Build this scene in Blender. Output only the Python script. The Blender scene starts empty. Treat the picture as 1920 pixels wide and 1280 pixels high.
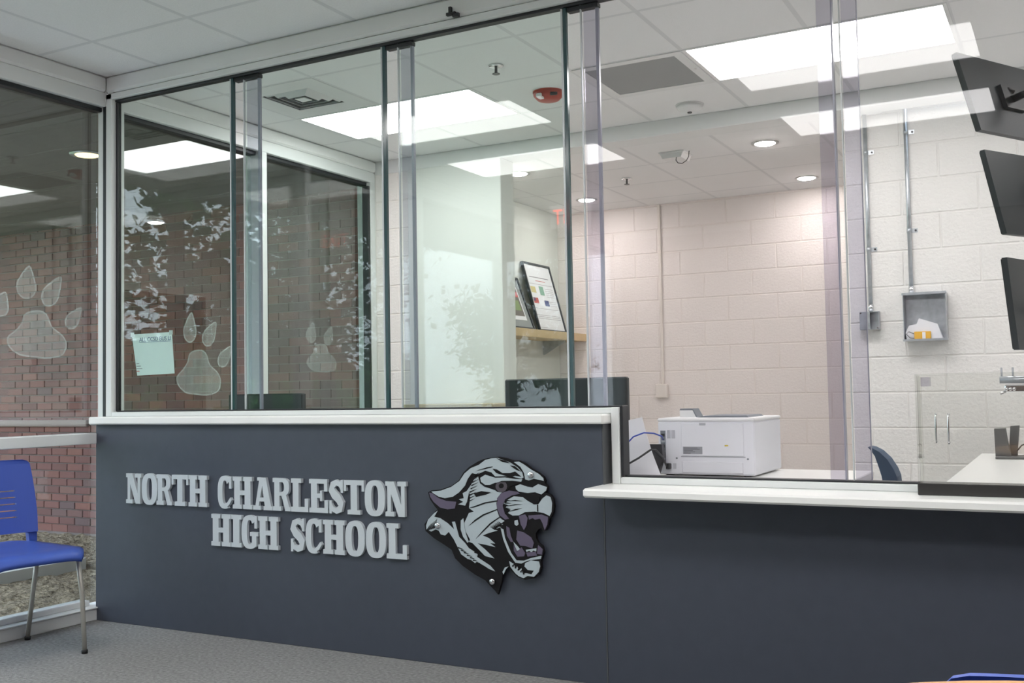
import bpy, bmesh, math, random
from mathutils import Vector, Matrix
random.seed(7)
S = bpy.context.scene
COL = S.collection

# ------------------------------------------------------------------ camera
YAW, PITCH, ROLL = 0.494, 0.0484, -0.0178
CAM = Vector((4.3798, -3.6529, 1.1151))
fw = Vector((-math.sin(YAW) * math.cos(PITCH), math.cos(YAW) * math.cos(PITCH), math.sin(PITCH)))
rt = Vector((math.cos(YAW), math.sin(YAW), 0))
up = rt.cross(fw)
r2 = rt * math.cos(ROLL) + up * math.sin(ROLL)
u2 = -rt * math.sin(ROLL) + up * math.cos(ROLL)
cd = bpy.data.cameras.new('camera')
cd.sensor_width = 36.0
cd.lens = 36.0 * 1941.17 / 1920.0
cd.clip_end = 300
cam = bpy.data.objects.new('camera', cd)
COL.objects.link(cam)
M = Matrix.Identity(4)
for i in range(3):
    M[i][0], M[i][1], M[i][2], M[i][3] = r2[i], u2[i], -fw[i], CAM[i]
cam.matrix_world = M
S.camera = cam

# ------------------------------------------------------------------ light level
SKY_STRENGTH = 4.8
OFFICE_PANEL = 6.7       # radiance of the office troffers
LOBBY_PANEL = 6.6         # radiance of the lobby troffers
DOWNLIGHT = 85.0
W = bpy.data.worlds.new('sky')
S.world = W
W.use_nodes = True
nt = W.node_tree
bg = nt.nodes['Background']
sky = nt.nodes.new('ShaderNodeTexSky')
sky.sky_type = 'PREETHAM'
sky.turbidity = 6.0
sky.sun_direction = Vector((-0.3, -0.6, 0.74)).normalized()
mixc = nt.nodes.new('ShaderNodeMix'); mixc.data_type = 'RGBA'
mixc.inputs[0].default_value = 0.85                      # hazy white overcast
mixc.inputs[7].default_value = (0.72, 0.87, 1.0, 1)
nt.links.new(sky.outputs[0], mixc.inputs[6])
nt.links.new(mixc.outputs[2], bg.inputs[0])
bg.inputs[1].default_value = SKY_STRENGTH
S.view_settings.view_transform = 'Standard'
S.view_settings.look = 'None'
S.view_settings.gamma = 1.0
S.view_settings.use_curve_mapping = False
S.view_settings.exposure = 0.9
S.cycles.max_bounces = 8
S.cycles.transparent_max_bounces = 24
S.cycles.sample_clamp_indirect = 6.0

# ------------------------------------------------------------------ materials
def principled(name, col, rough=0.6, metal=0.0, spec=0.5, bump=None, vary=None, emit=None, coat=0.0):
    m = bpy.data.materials.new(name)
    m.use_nodes = True
    n, l = m.node_tree.nodes, m.node_tree.links
    p = n['Principled BSDF']
    p.inputs['Base Color'].default_value = (*col, 1)
    p.inputs['Roughness'].default_value = rough
    p.inputs['Metallic'].default_value = metal
    p.inputs['Specular IOR Level'].default_value = spec
    p.inputs['Coat Weight'].default_value = coat
    tc = None
    if bump or vary:
        tc = n.new('ShaderNodeTexCoord')
    if vary:                                   # (scale, amount, detail)
        t = n.new('ShaderNodeTexNoise')
        t.inputs['Scale'].default_value = vary[0]
        t.inputs['Detail'].default_value = vary[2] if len(vary) > 2 else 4
        l.new(tc.outputs['Object'], t.inputs['Vector'])
        mr = n.new('ShaderNodeMapRange')
        mr.inputs[1].default_value = 0.25; mr.inputs[2].default_value = 0.75
        mr.inputs[3].default_value = 1 - vary[1]; mr.inputs[4].default_value = 1 + vary[1]
        l.new(t.outputs['Fac'], mr.inputs[0])
        mu = n.new('ShaderNodeVectorMath'); mu.operation = 'SCALE'
        mu.inputs[0].default_value = col
        l.new(mr.outputs[0], mu.inputs['Scale'])
        l.new(mu.outputs[0], p.inputs['Base Color'])
    if bump:                                   # (scale, strength, distance)
        t = n.new('ShaderNodeTexNoise')
        t.inputs['Scale'].default_value = bump[0]
        t.inputs['Detail'].default_value = 5
        l.new(tc.outputs['Object'], t.inputs['Vector'])
        b = n.new('ShaderNodeBump')
        b.inputs['Strength'].default_value = bump[1]
        b.inputs['Distance'].default_value = bump[2]
        l.new(t.outputs['Fac'], b.inputs['Height'])
        l.new(b.outputs[0], p.inputs['Normal'])
    if emit:
        p.inputs['Emission Color'].default_value = (*emit[0], 1)
        p.inputs['Emission Strength'].default_value = emit[1]
    return m

def sheet(name, tint, ior=1.5, rough=0.0, gain=1.0):
    """Clear sheet of real thickness: Fresnel mirror on both faces, tinted straight-through."""
    m = bpy.data.materials.new(name)
    m.use_nodes = True
    n, l = m.node_tree.nodes, m.node_tree.links
    n.remove(n['Principled BSDF'])
    out = n['Material Output']
    tr = n.new('ShaderNodeBsdfTransparent'); tr.inputs[0].default_value = (*tint, 1)
    gl = n.new('ShaderNodeBsdfGlossy'); gl.inputs['Roughness'].default_value = rough
    geo = n.new('ShaderNodeNewGeometry')
    mr = n.new('ShaderNodeMapRange')           # inside of the sheet: same reflectance as outside
    mr.inputs[3].default_value = ior; mr.inputs[4].default_value = 1 / ior
    l.new(geo.outputs['Backfacing'], mr.inputs[0])
    fr = n.new('ShaderNodeFresnel')
    l.new(mr.outputs[0], fr.inputs['IOR'])
    mu = n.new('ShaderNodeMath'); mu.operation = 'MULTIPLY'; mu.inputs[1].default_value = gain
    l.new(fr.outputs[0], mu.inputs[0])
    mx = n.new('ShaderNodeMixShader')
    l.new(mu.outputs[0], mx.inputs[0]); l.new(tr.outputs[0], mx.inputs[1]); l.new(gl.outputs[0], mx.inputs[2])
    l.new(mx.outputs[0], out.inputs[0])
    return m

def emitter(name, col, strength):
    m = bpy.data.materials.new(name)
    m.use_nodes = True
    n, l = m.node_tree.nodes, m.node_tree.links
    n.remove(n['Principled BSDF'])
    e = n.new('ShaderNodeEmission')
    e.inputs[0].default_value = (*col, 1); e.inputs[1].default_value = strength
    l.new(e.outputs[0], n['Material Output'].inputs[0])
    return m

def chalk(name, cover):
    m = bpy.data.materials.new(name)
    m.use_nodes = True
    n, l = m.node_tree.nodes, m.node_tree.links
    p = n['Principled BSDF']
    p.inputs['Base Color'].default_value = (0.72, 0.80, 0.78, 1)
    p.inputs['Roughness'].default_value = 0.9
    tc = n.new('ShaderNodeTexCoord')
    mp = n.new('ShaderNodeMapping'); mp.inputs['Scale'].default_value = (1, 60, 8)
    l.new(tc.outputs['Object'], mp.inputs[0])
    t = n.new('ShaderNodeTexNoise'); t.inputs['Scale'].default_value = 1.0; t.inputs['Detail'].default_value = 3
    l.new(mp.outputs[0], t.inputs['Vector'])
    mr = n.new('ShaderNodeMapRange'); mr.inputs[1].default_value = .3; mr.inputs[2].default_value = .7
    mr.inputs[3].default_value = cover * 0.6; mr.inputs[4].default_value = cover * 1.3
    l.new(t.outputs['Fac'], mr.inputs[0])
    tr = n.new('ShaderNodeBsdfTransparent')
    mx = n.new('ShaderNodeMixShader')
    l.new(mr.outputs[0], mx.inputs[0]); l.new(tr.outputs[0], mx.inputs[1]); l.new(p.outputs[0], mx.inputs[2])
    l.new(mx.outputs[0], n['Material Output'].inputs[0])
    return m

def brick_mat(name):
    m = principled(name, (0.25, 0.1, 0.08), 0.85, bump=(60, 0.5, 0.004))
    n, l = m.node_tree.nodes, m.node_tree.links
    oi = n.new('ShaderNodeObjectInfo')
    cr = n.new('ShaderNodeValToRGB')
    e = cr.color_ramp.elements
    e[0].position = 0; e[0].color = (0.17, 0.082, 0.075, 1)
    e[1].position = 1; e[1].color = (0.28, 0.135, 0.105, 1)
    for pos, c in ((0.25, (0.24, 0.105, 0.09, 1)), (0.5, (0.20, 0.09, 0.082, 1)), (0.7, (0.26, 0.115, 0.092, 1)), (0.85, (0.15, 0.095, 0.095, 1))):
        k = cr.color_ramp.elements.new(pos); k.color = c
    l.new(oi.outputs['Random'], cr.inputs[0])
    l.new(cr.outputs[0], n['Principled BSDF'].inputs['Base Color'])
    return m

MT = dict(
    panel=principled('slate_laminate', (0.050, 0.058, 0.080), 0.45, bump=(260, 0.12, 0.001), vary=(18, 0.06)),
    panel_end=principled('slate_laminate_edge', (0.075, 0.08, 0.085), 0.5),
    solid=principled('white_solid_surface', (0.88, 0.88, 0.86), 0.28),
    frame=principled('painted_white_aluminium', (0.70, 0.72, 0.72), 0.38),
    gasket=principled('black_gasket', (0.012, 0.014, 0.018), 0.5),
    header=principled('white_header_paint', (0.78, 0.79, 0.79), 0.6),
    drywall=principled('pale_drywall', (0.72, 0.73, 0.705), 0.8, vary=(2, 0.015)),
    cmu=principled('painted_block_warm_lit', (0.79, 0.75, 0.73), 0.65, bump=(55, 0.55, 0.006)),  # same paint as the white block wall, warm lamp light tinted into the colour
    cmu_white=principled('painted_block_white', (0.80, 0.785, 0.76), 0.6, bump=(48, 0.7, 0.007)),
    mortar_paint=principled('painted_joint_warm_lit', (0.79, 0.74, 0.705), 0.8),  # joints carry the same painted-in warm light as their blocks
    mortar_paint_w=principled('painted_joint_white', (0.79, 0.775, 0.75), 0.8),
    tile=principled('ceiling_tile', (0.83, 0.835, 0.84), 0.95, bump=(170, 0.35, 0.004), vary=(140, 0.035)),
    grid=principled('ceiling_grid_metal', (0.68, 0.69, 0.70), 0.5),
    plenum=principled('ceiling_deck', (0.3, 0.3, 0.3), 0.9),
    carpet=principled('grey_carpet', (0.30, 0.295, 0.29), 0.98, bump=(300, 0.9, 0.008), vary=(70, 0.34, 8), spec=0.1),
    vinyl=principled('bounce_vinyl_floor', (0.68, 0.66, 0.63), 0.4),  # invented pale floor out of view, bounces light up to the ceiling
    glass=sheet('green_tinted_glass', (0.925, 0.970, 0.952), 1.52, gain=0.75),
    winglass=sheet('insulated_window_glass', (0.79, 0.81, 0.81), 1.52, gain=1.8),
    acrylic=sheet('clear_polycarbonate', (0.985, 0.980, 0.985), 1.52, gain=0.65),
    acrylic_strip=sheet('violet_acrylic_strip', (0.86, 0.85, 0.90), 1.49),
    acrylic_box=sheet('clear_acrylic_box', (0.975, 0.98, 0.97), 1.49),
    glass_edge=principled('dark_glass_edge', (0.03, 0.07, 0.075), 0.15),
    bright_edge=principled('bright_cut_edge', (0.55, 0.58, 0.60), 0.25),
    strip_edge=principled('acrylic_cut_edge', (0.26, 0.26, 0.33), 0.3),
    brick=brick_mat('red_brick'),
    mortar=principled('brick_mortar', (0.29, 0.245, 0.23), 0.95, bump=(80, 0.5, 0.003)),
    soffit=principled('brown_soffit', (0.14, 0.115, 0.105), 0.8, vary=(5, 0.12)),
    lobby_wall=principled('lobby_brown_wall', (0.26, 0.19, 0.165), 0.8, vary=(4, 0.1)),
    ledge=principled('brick_ledge', (0.33, 0.26, 0.24), 0.9),
    concrete=principled('concrete_path', (0.62, 0.61, 0.60), 0.9, vary=(8, 0.08)),
    soil=principled('mulch_soil', (0.31, 0.25, 0.175), 1.0, bump=(26, 1.0, 0.06), vary=(22, 0.5, 8)),
    grass=principled('grass', (0.10, 0.19, 0.05), 1.0, vary=(6, 0.35, 6)),
    leaf=principled('leaf_green', (0.06, 0.13, 0.035), 0.7, vary=(3, 0.4)),
    hedge=principled('hedge_green', (0.12, 0.24, 0.06), 0.8, vary=(3, 0.3)),
    bark=principled('bark', (0.10, 0.08, 0.065), 0.95),
    blue=principled('blue_plastic', (0.045, 0.095, 0.42), 0.38),
    chrome=principled('beige_metal_leg', (0.50, 0.485, 0.44), 0.35, 0.35),
    steel=principled('galvanised_steel', (0.50, 0.53, 0.56), 0.35, 0.75, vary=(30, 0.15)),
    silver=principled('bright_metal', (0.75, 0.75, 0.76), 0.2, 1.0),
    rubber=principled('black_rubber', (0.015, 0.015, 0.016), 0.6),
    black=principled('black_plastic', (0.018, 0.02, 0.023), 0.32),
    dark_base=principled('charcoal_laminate', (0.035, 0.034, 0.033), 0.25),
    screen=principled('dark_screen_back', (0.022, 0.028, 0.032), 0.42),
    printer=principled('printer_plastic', (0.79, 0.80, 0.85), 0.5),
    printer_side=principled('printer_plastic_side', (0.82, 0.82, 0.83), 0.5),
    printer_line=principled('printer_groove', (0.42, 0.43, 0.47), 0.6),
    printer_dark=principled('printer_port_grey', (0.20, 0.22, 0.25), 0.5),
    label=principled('grey_label', (0.33, 0.34, 0.37), 0.6),
    label_ink=principled('label_ink', (0.10, 0.10, 0.12), 0.6),
    yellow=principled('yellow_sticker', (0.62, 0.46, 0.04), 0.5),
    orange=principled('orange_board', (0.80, 0.45, 0.06), 0.5),
    paper=principled('white_paper', (0.80, 0.80, 0.84), 0.85),
    paper_dim=principled('warm_paper', (0.78, 0.77, 0.75), 0.85),
    blue_cable=principled('blue_cable', (0.03, 0.07, 0.42), 0.45),
    wood=principled('light_maple', (0.60, 0.46, 0.27), 0.5, vary=(7, 0.08)),
    tan=principled('tan_laminate', (0.42, 0.36, 0.25), 0.5),
    table=principled('orange_maple_table', (0.55, 0.30, 0.13), 0.4, vary=(9, 0.06)),
    letter=principled('brushed_silver_letter', (0.56, 0.605, 0.64), 0.45, 0.1),
    emb_grey=principled('emblem_silver', (0.43, 0.49, 0.525), 0.4, 0.1),
    emb_black=principled('emblem_black', (0.007, 0.006, 0.007), 0.6, spec=0.2),
    emb_eye=principled('emblem_eye', (0.075, 0.062, 0.078), 0.45),
    emb_purple=principled('emblem_purple', (0.105, 0.085, 0.135), 0.45),
    panel_light=emitter('office_troffer_light', (1.0, 0.985, 0.97), OFFICE_PANEL),
    lobby_light=emitter('lobby_troffer_light', (1.0, 0.985, 0.97), LOBBY_PANEL),
    down=emitter('downlight_lens', (1.0, 0.925, 0.895), DOWNLIGHT),
    warm=emitter('warm_soffit_lens', (1.0, 0.72, 0.30), 3.0),
    exit_red=emitter('exit_letter_red', (1.0, 0.10, 0.06), 9.0),
    white_plastic=principled('white_plastic', (0.74, 0.75, 0.75), 0.4),
    red_plastic=principled('red_plastic', (0.42, 0.05, 0.03), 0.4),
    perf=principled('perforated_grille', (0.30, 0.31, 0.31), 0.6, vary=(900, 0.35)),
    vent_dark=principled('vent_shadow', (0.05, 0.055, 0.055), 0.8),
    brown_door=principled('brown_door', (0.115, 0.065, 0.04), 0.5, vary=(6, 0.15)),
    brown_frame=principled('brown_door_frame', (0.16, 0.09, 0.055), 0.5),
    blue_chair=principled('slate_blue_fabric', (0.05, 0.085, 0.14), 0.7),
    devgrey=principled('grey_device', (0.12, 0.12, 0.12), 0.4),
    beige_pipe=principled('painted_conduit', (0.74, 0.70, 0.66), 0.55),
    mat_grey=principled('picture_mat_grey', (0.30, 0.32, 0.33), 0.7),
    frame_black=principled('picture_frame_black', (0.03, 0.035, 0.045), 0.4),
    print_green=principled('print_green', (0.25, 0.42, 0.34), 0.7),
    print_red=principled('print_red', (0.55, 0.12, 0.12), 0.7),
    print_blue=principled('print_navy', (0.08, 0.10, 0.25), 0.7),
    print_yellow=principled('print_yellow', (0.62, 0.55, 0.28), 0.7),
    ink=principled('print_ink', (0.30, 0.30, 0.33), 0.8),
    photo_dark=principled('photo_dark', (0.16, 0.14, 0.13), 0.5),
    photo_green=principled('photo_green', (0.22, 0.30, 0.13), 0.5),
    notice=principled('notice_paper', (0.74, 0.82, 0.82), 0.8),
    notice_ink=principled('notice_blue_ink', (0.09, 0.13, 0.28), 0.8),
    tape=principled('clear_tape', (0.5, 0.55, 0.55), 0.4),
    chalk_fill=chalk('chalk_wash', 0.11),
    chalk_line=chalk('chalk_line', 0.24),
    chalk_faint=chalk('chalk_faint', 0.09),
)

# ------------------------------------------------------------------ mesh helpers
class MB:
    def __init__(s): s.v, s.f = [], []
    def box(s, x0, x1, y0, y1, z0, z1):
        i = len(s.v)
        s.v += [(x0, y0, z0), (x1, y0, z0), (x1, y1, z0), (x0, y1, z0), (x0, y0, z1), (x1, y0, z1), (x1, y1, z1), (x0, y1, z1)]
        s.f += [tuple(i + k for k in q) for q in ((0, 3, 2, 1), (4, 5, 6, 7), (0, 1, 5, 4), (1, 2, 6, 5), (2, 3, 7, 6), (3, 0, 4, 7))]
        return s
    def bbox(s, x0, x1, y0, y1, z0, z1, b=0.003):
        """box with chamfered edges"""
        cx, cy, cz = (x0 + x1) / 2, (y0 + y1) / 2, (z0 + z1) / 2
        hx, hy, hz = (x1 - x0) / 2, (y1 - y0) / 2, (z1 - z0) / 2
        b = min(b, hx * .9, hy * .9, hz * .9)
        i0 = len(s.v)
        idx = {}
        for a in range(3):
            for sx in (-1, 1):
                for sy in (-1, 1):
                    for sz in (-1, 1):
                        p = [hx - b, hy - b, hz - b]
                        p[a] = (hx, hy, hz)[a]
                        idx[(a, sx, sy, sz)] = len(s.v)
                        s.v.append((cx + sx * p[0], cy + sy * p[1], cz + sz * p[2]))
        def q(*k): s.f.append(tuple(idx[x] for x in k))
        for sg in (-1, 1):
            o = (lambda L: L if sg > 0 else L[::-1])
            q(*o([(0, sg, -1, -1), (0, sg, 1, -1), (0, sg, 1, 1), (0, sg, -1, 1)]))
            q(*o([(1, -1, sg, -1), (1, -1, sg, 1), (1, 1, sg, 1), (1, 1, sg, -1)]))
            q(*o([(2, -1, -1, sg), (2, 1, -1, sg), (2, 1, 1, sg), (2, -1, 1, sg)]))
        for a in (-1, 1):
            for c in (-1, 1):
                q(*((lambda L: L if a * c > 0 else L[::-1])([(0, a, c, -1), (1, a, c, -1), (1, a, c, 1), (0, a, c, 1)])))
                q(*((lambda L: L if a * c > 0 else L[::-1])([(2, a, -1, c), (0, a, -1, c), (0, a, 1, c), (2, a, 1, c)][::-1])))
                q(*((lambda L: L if a * c > 0 else L[::-1])([(1, -1, a, c), (2, -1, a, c), (2, 1, a, c), (1, 1, a, c)][::-1])))
        for sx in (-1, 1):
            for sy in (-1, 1):
                for sz in (-1, 1):
                    t = [(0, sx, sy, sz), (1, sx, sy, sz), (2, sx, sy, sz)]
                    if sx * sy * sz < 0: t = t[::-1]
                    q(*t)
        return s
    def prism(s, poly, a0, a1, axis='Y'):
        """closed outline (list of 2-tuples) pushed from a0 to a1 along axis"""
        n = len(poly); i = len(s.v)
        def P(p, a):
            return {'Y': (p[0], a, p[1]), 'X': (a, p[0], p[1]), 'Z': (p[0], p[1], a)}[axis]
        s.v += [P(p, a0) for p in poly] + [P(p, a1) for p in poly]
        s.f.append(tuple(range(i, i + n))); s.f.append(tuple(range(i + 2 * n - 1, i + n - 1, -1)))
        for k in range(n):
            j = (k + 1) % n
            s.f.append((i + k, i + n + k, i + n + j, i + j))
        return s
    def tube(s, pts, r, n=10, caps=True):
        pts = [Vector(p) for p in pts]
        rs = r if isinstance(r, (list, tuple)) else [r] * len(pts)
        i = len(s.v)
        ref = None
        for k, p in enumerate(pts):
            d = (pts[min(k + 1, len(pts) - 1)] - pts[max(k - 1, 0)]).normalized()
            if ref is None:
                ref = d.orthogonal().normalized()
            a = (ref - d * ref.dot(d)).normalized()
            ref = a
            b = d.cross(a)
            for j in range(n):
                t = 2 * math.pi * j / n
                s.v.append(tuple(p + (a * math.cos(t) + b * math.sin(t)) * rs[k]))
        for k in range(len(pts) - 1):
            for j in range(n):
                j2 = (j + 1) % n
                s.f.append((i + k * n + j, i + k * n + j2, i + (k + 1) * n + j2, i + (k + 1) * n + j))
        if caps:
            s.f.append(tuple(i + j for j in range(n - 1, -1, -1)))
            s.f.append(tuple(i + (len(pts) - 1) * n + j for j in range(n)))
        return s
    def lathe(s, prof, c, n=20, axis='Z'):
        """prof: list of (radius, height) from c along axis"""
        i = len(s.v)
        for r, h in prof:
            for j in range(n):
                t = 2 * math.pi * j / n
                a, b = r * math.cos(t), r * math.sin(t)
                s.v.append({'Z': (c[0] + a, c[1] + b, c[2] + h), 'Y': (c[0] + a, c[1] + h, c[2] + b), 'X': (c[0] + h, c[1] + a, c[2] + b)}[axis])
        for k in range(len(prof) - 1):
            for j in range(n):
                j2 = (j + 1) % n
                s.f.append((i + k * n + j, i + k * n + j2, i + (k + 1) * n + j2, i + (k + 1) * n + j))
        s.f.append(tuple(i + j for j in range(n - 1, -1, -1)))
        s.f.append(tuple(i + (len(prof) - 1) * n + j for j in range(n)))
        return s
    def xform(s, mtx):
        s.v = [tuple(mtx @ Vector(p)) for p in s.v]
        return s

def wloc(o):
    p = Vector((0, 0, 0))
    while o is not None:
        p += o.location
        o = o.parent
    return p

def mesh(name, mb, mat, off=Vector((0, 0, 0)), smooth=False):
    me = bpy.data.meshes.new(name)
    me.from_pydata([(a - off[0], b - off[1], c - off[2]) for a, b, c in mb.v], [], mb.f)
    me.materials.append(MT[mat] if isinstance(mat, str) else mat)
    if smooth:
        me.polygons.foreach_set('use_smooth', [True] * len(me.polygons))
    bm = bmesh.new(); bm.from_mesh(me)
    bmesh.ops.recalc_face_normals(bm, faces=bm.faces)
    bm.to_mesh(me); bm.free()
    me.update()
    return me

def put(name, me, parent=None, loc=(0, 0, 0)):
    o = bpy.data.objects.new(name, me)
    COL.objects.link(o)
    o.parent = parent
    o.location = loc
    return o

def part(name, mb, mat, parent=None, smooth=False, label=None):
    """mesh given in world coordinates, hung under parent"""
    o = put(name, mesh(name, mb, mat, wloc(parent) if parent else Vector((0, 0, 0)), smooth), parent)
    if label: o['label'] = label
    return o

def thing(name, label, cat, loc=(0, 0, 0), group=None):
    o = bpy.data.objects.new(name, None)
    COL.objects.link(o)
    o.location = loc
    o.empty_display_size = 0.05
    o['label'] = label; o['category'] = cat
    if group: o['group'] = group
    return o

def struct(name, mb=None, mat=None, label=None):
    o = part(name, mb, mat) if mb else put(name, None)
    o['kind'] = 'structure'
    if label: o['label'] = label
    return o

def solo(name, mb, mat, label, cat, group=None, smooth=False):
    """a thing that is one mesh; origin at the middle of its base"""
    xs = [p[0] for p in mb.v]; ys = [p[1] for p in mb.v]; zs = [p[2] for p in mb.v]
    c = Vector(((min(xs) + max(xs)) / 2, (min(ys) + max(ys)) / 2, min(zs)))
    o = put(name, mesh(name, mb, mat, c, smooth), None, c)
    o['label'] = label; o['category'] = cat
    if group: o['group'] = group
    return o

# ================================================================== SETTING
H, HB = 2.794, 2.70          # lobby / office ceiling, back room ceiling
XR, YB, YL = 7.2, 4.727, -7.0

floor = struct('floor', MB().box(-0.12, XR, YL, 0.14, -0.12, 0.0), 'carpet', 'grey low-pile carpet floor')
struct('floor_office', MB().box(-0.12, XR, 0.14, 5.0, -0.12, 0.0), 'vinyl', 'unseen office floor, pale vinyl added to bounce light up')

# ---- outdoors --------------------------------------------------------------
def bumpy(x0, x1, y0, y1, z, nx, ny, amp):
    m = MB()
    for j in range(ny + 1):
        for i in range(nx + 1):
            m.v.append((x0 + (x1 - x0) * i / nx, y0 + (y1 - y0) * j / ny, z + random.uniform(-amp, amp)))
    for j in range(ny):
        for i in range(nx):
            a = j * (nx + 1) + i
            m.f.append((a, a + 1, a + nx + 2, a + nx + 1))
    return m
soil = part('ground_soil', bumpy(-5.5, -0.13, -6.0, 2.59, -0.07, 90, 110, 0.016), 'soil')
soil['kind'] = 'stuff'; soil['label'] = 'bare brown mulch soil outside the left window'
soil['category'] = 'ground'
lawn = struct('ground_lawn', MB().box(-60, 60, -60, 40, -0.40, -0.125), 'grass', 'grass beyond the building')
path = struct('ground_path', MB().prism([(-1.72, -5.5), (-1.74, 1.36), (-1.86, 1.42), (-2.14, 0.98), (-3.6, -1.3), (-3.6, -5.5)], -0.13, 0.005, 'Z'), 'concrete', 'pale concrete slab outside the left window')

wall_out = struct('wall_outside', MB().box(-9.0, -0.14, 2.615, 2.90, -0.12, 3.2), 'mortar', 'red brick outside wall')
BW, BH = 0.2032, 0.0677
bme = mesh('brick', MB().bbox(-0.0965, 0.0965, -0.012, 0.02, -0.029, 0.029, 0.003), 'brick')
rest = MB()
row = 0
z = -0.06
while z < 2.66:
    off = 0.0 if row % 2 else BW / 2
    k = 0
    while True:
        x = -0.25 - off - k * BW
        if x < -6.2: break
        if -4.40 < x < -2.98 and z > -0.02:
            put('brick', bme, wall_out, (x, 2.61, z + BH / 2))
        else:
            rest.box(x - 0.0985, x + 0.0985, 2.606, 2.63, z + 0.003, z + 0.0645)
        k += 1
    row += 1
    z += BH
rb = part('brickwork', rest, 'brick', wall_out)
rb['kind'] = 'stuff'
for c in ((0.17, 0.08, 0.073), (0.24, 0.105, 0.088), (0.16, 0.095, 0.09)):
    rb.data.materials.append(principled('red_brick_shade', c, 0.85, bump=(60, 0.5, 0.004)))
mi = []
for k in range(len(rb.data.polygons) // 6):
    mi += [random.randrange(1, 4)] * 6
rb.data.polygons.foreach_set('material_index', mi)
ledge = part('ledge', MB().bbox(-9.0, -3.22, 2.57, 2.63, 0.875, 0.935, 0.006), 'ledge', wall_out)

sof = struct('ceiling_soffit', None)
part('soffit_deck', MB().prism([(-5.6, 2.60), (-0.13, 2.60), (-0.13, -7.0), (-1.6, -7.0), (-1.6, -0.6), (-5.6, -0.6)], 2.70, 2.95, 'Z'), 'soffit', sof)
for k in range(8):                                      # soffit boards
    y1 = 2.598 - k * 0.40
    part('soffit_board', MB().bbox(-5.59, -0.135, y1 - 0.392, y1, 2.66, 2.70, 0.004), 'soffit', sof)
for k in range(16):
    y1 = 2.598 - (k + 8) * 0.40
    part('soffit_board', MB().bbox(-1.59, -0.135, y1 - 0.392, y1, 2.66, 2.70, 0.004), 'soffit', sof)
wl = thing('soffit_downlight', 'warm yellow recessed downlight in the brown outside soffit', 'light', (-1.03, 0.78, 2.66))
part('trim_ring', MB().lathe([(0.105, -0.006), (0.105, 0.0), (0.075, 0.0), (0.075, -0.006)], (-1.03, 0.78, 2.660), 24), 'steel', wl, True)
part('lens', MB().lathe([(0.066, -0.010), (0.073, -0.004)], (-1.03, 0.78, 2.657), 24), 'warm', wl)

# ---- ceilings ---------------------------------------------------------------
tile_cache = {}
def tile_mesh(w, d):
    k = (round(w, 3), round(d, 3))
    if k not in tile_cache:
        tile_cache[k] = mesh('ceiling_tile', MB().bbox(-w / 2, w / 2, -d / 2, d / 2, -0.006, 0.008, 0.003), 'tile')
    return tile_cache[k]
def lines(a, b, anchor, pitch):
    out = [a]
    k = math.ceil((a - anchor) / pitch + 1e-6)
    while anchor + k * pitch < b - 1e-4:
        out.append(anchor + k * pitch); k += 1
    return out + [b]
def grid_ceiling(parent, xs, ys, z, skip=()):
    g = MB()
    for x in xs:
        for y0, y1 in zip(ys[:-1], ys[1:]):
            if not any(a + .01 < x < b - .01 and c < (y0 + y1) / 2 < d for a, b, c, d in skip):
                g.box(x - 0.0115, x + 0.0115, y0, y1, z - 0.0012, z + 0.02)
    for y in ys:
        for x0, x1 in zip(xs[:-1], xs[1:]):
            if not any(c + .01 < y < d - .01 and a < (x0 + x1) / 2 < b for a, b, c, d in skip):
                g.box(x0, x1, y - 0.0115, y + 0.0115, z - 0.0011, z + 0.02)
    part('ceiling_grid', g, 'grid', parent)
    for i in range(len(xs) - 1):
        for j in range(len(ys) - 1):
            cx, cy = (xs[i] + xs[i + 1]) / 2, (ys[j] + ys[j + 1]) / 2
            if any(a < cx < b and c < cy < d for a, b, c, d in skip): continue
            w, d = xs[i + 1] - xs[i] - 0.018, ys[j + 1] - ys[j] - 0.018
            if w < 0.03 or d < 0.03: continue
            put('ceiling_tile', tile_mesh(w, d), parent, (cx, cy, z + 0.0045))
ceil = struct('ceiling', MB().box(-0.12, XR, YL, 2.60, H + 0.06, H + 0.16), 'plenum', 'white suspended tile ceiling')
LX = lines(0.0, XR, 0.392, 0.61)
LY = [YL] + [-3.16 - 0.61 * k for k in range(6, -1, -1)] + [-2.55, -1.94, -1.33, -0.967, -0.357, 0.06]
lobby_cells = [(0.392, 1.612), (2.832, 4.052), (5.272, 6.492)]
lobby_rows = [(-1.94, -1.33), (-3.16, -2.55)]
skip = [(a, b, c, d) for a, b in lobby_cells for c, d in lobby_rows]
grid_ceiling(ceil, LX, LY, H, skip)
OX = lines(0.0, XR, 0.30, 0.61)
OY = lines(0.12, 2.43, 1.215, 0.61)
office_cells = [(0.30, 1.52, 1.215, 1.825), (2.74, 3.96, 1.215, 1.825), (5.18, 6.40, 1.215, 1.825)]
grid_ceiling(ceil, OX, OY, H, office_cells + [(2.13, 2.74, 1.215, 1.825), (0.30, 0.91, 0.605, 1.215)])
ceil_b = struct('ceiling_back', MB().box(0.2, 3.6, 2.60, 5.0, HB + 0.06, HB + 0.16), 'plenum', 'lower white tile ceiling of the back room')
grid_ceiling(ceil_b, lines(0.35, 3.46, 0.615, 0.61), lines(2.60, YB, 3.81, 0.61), HB)

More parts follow.
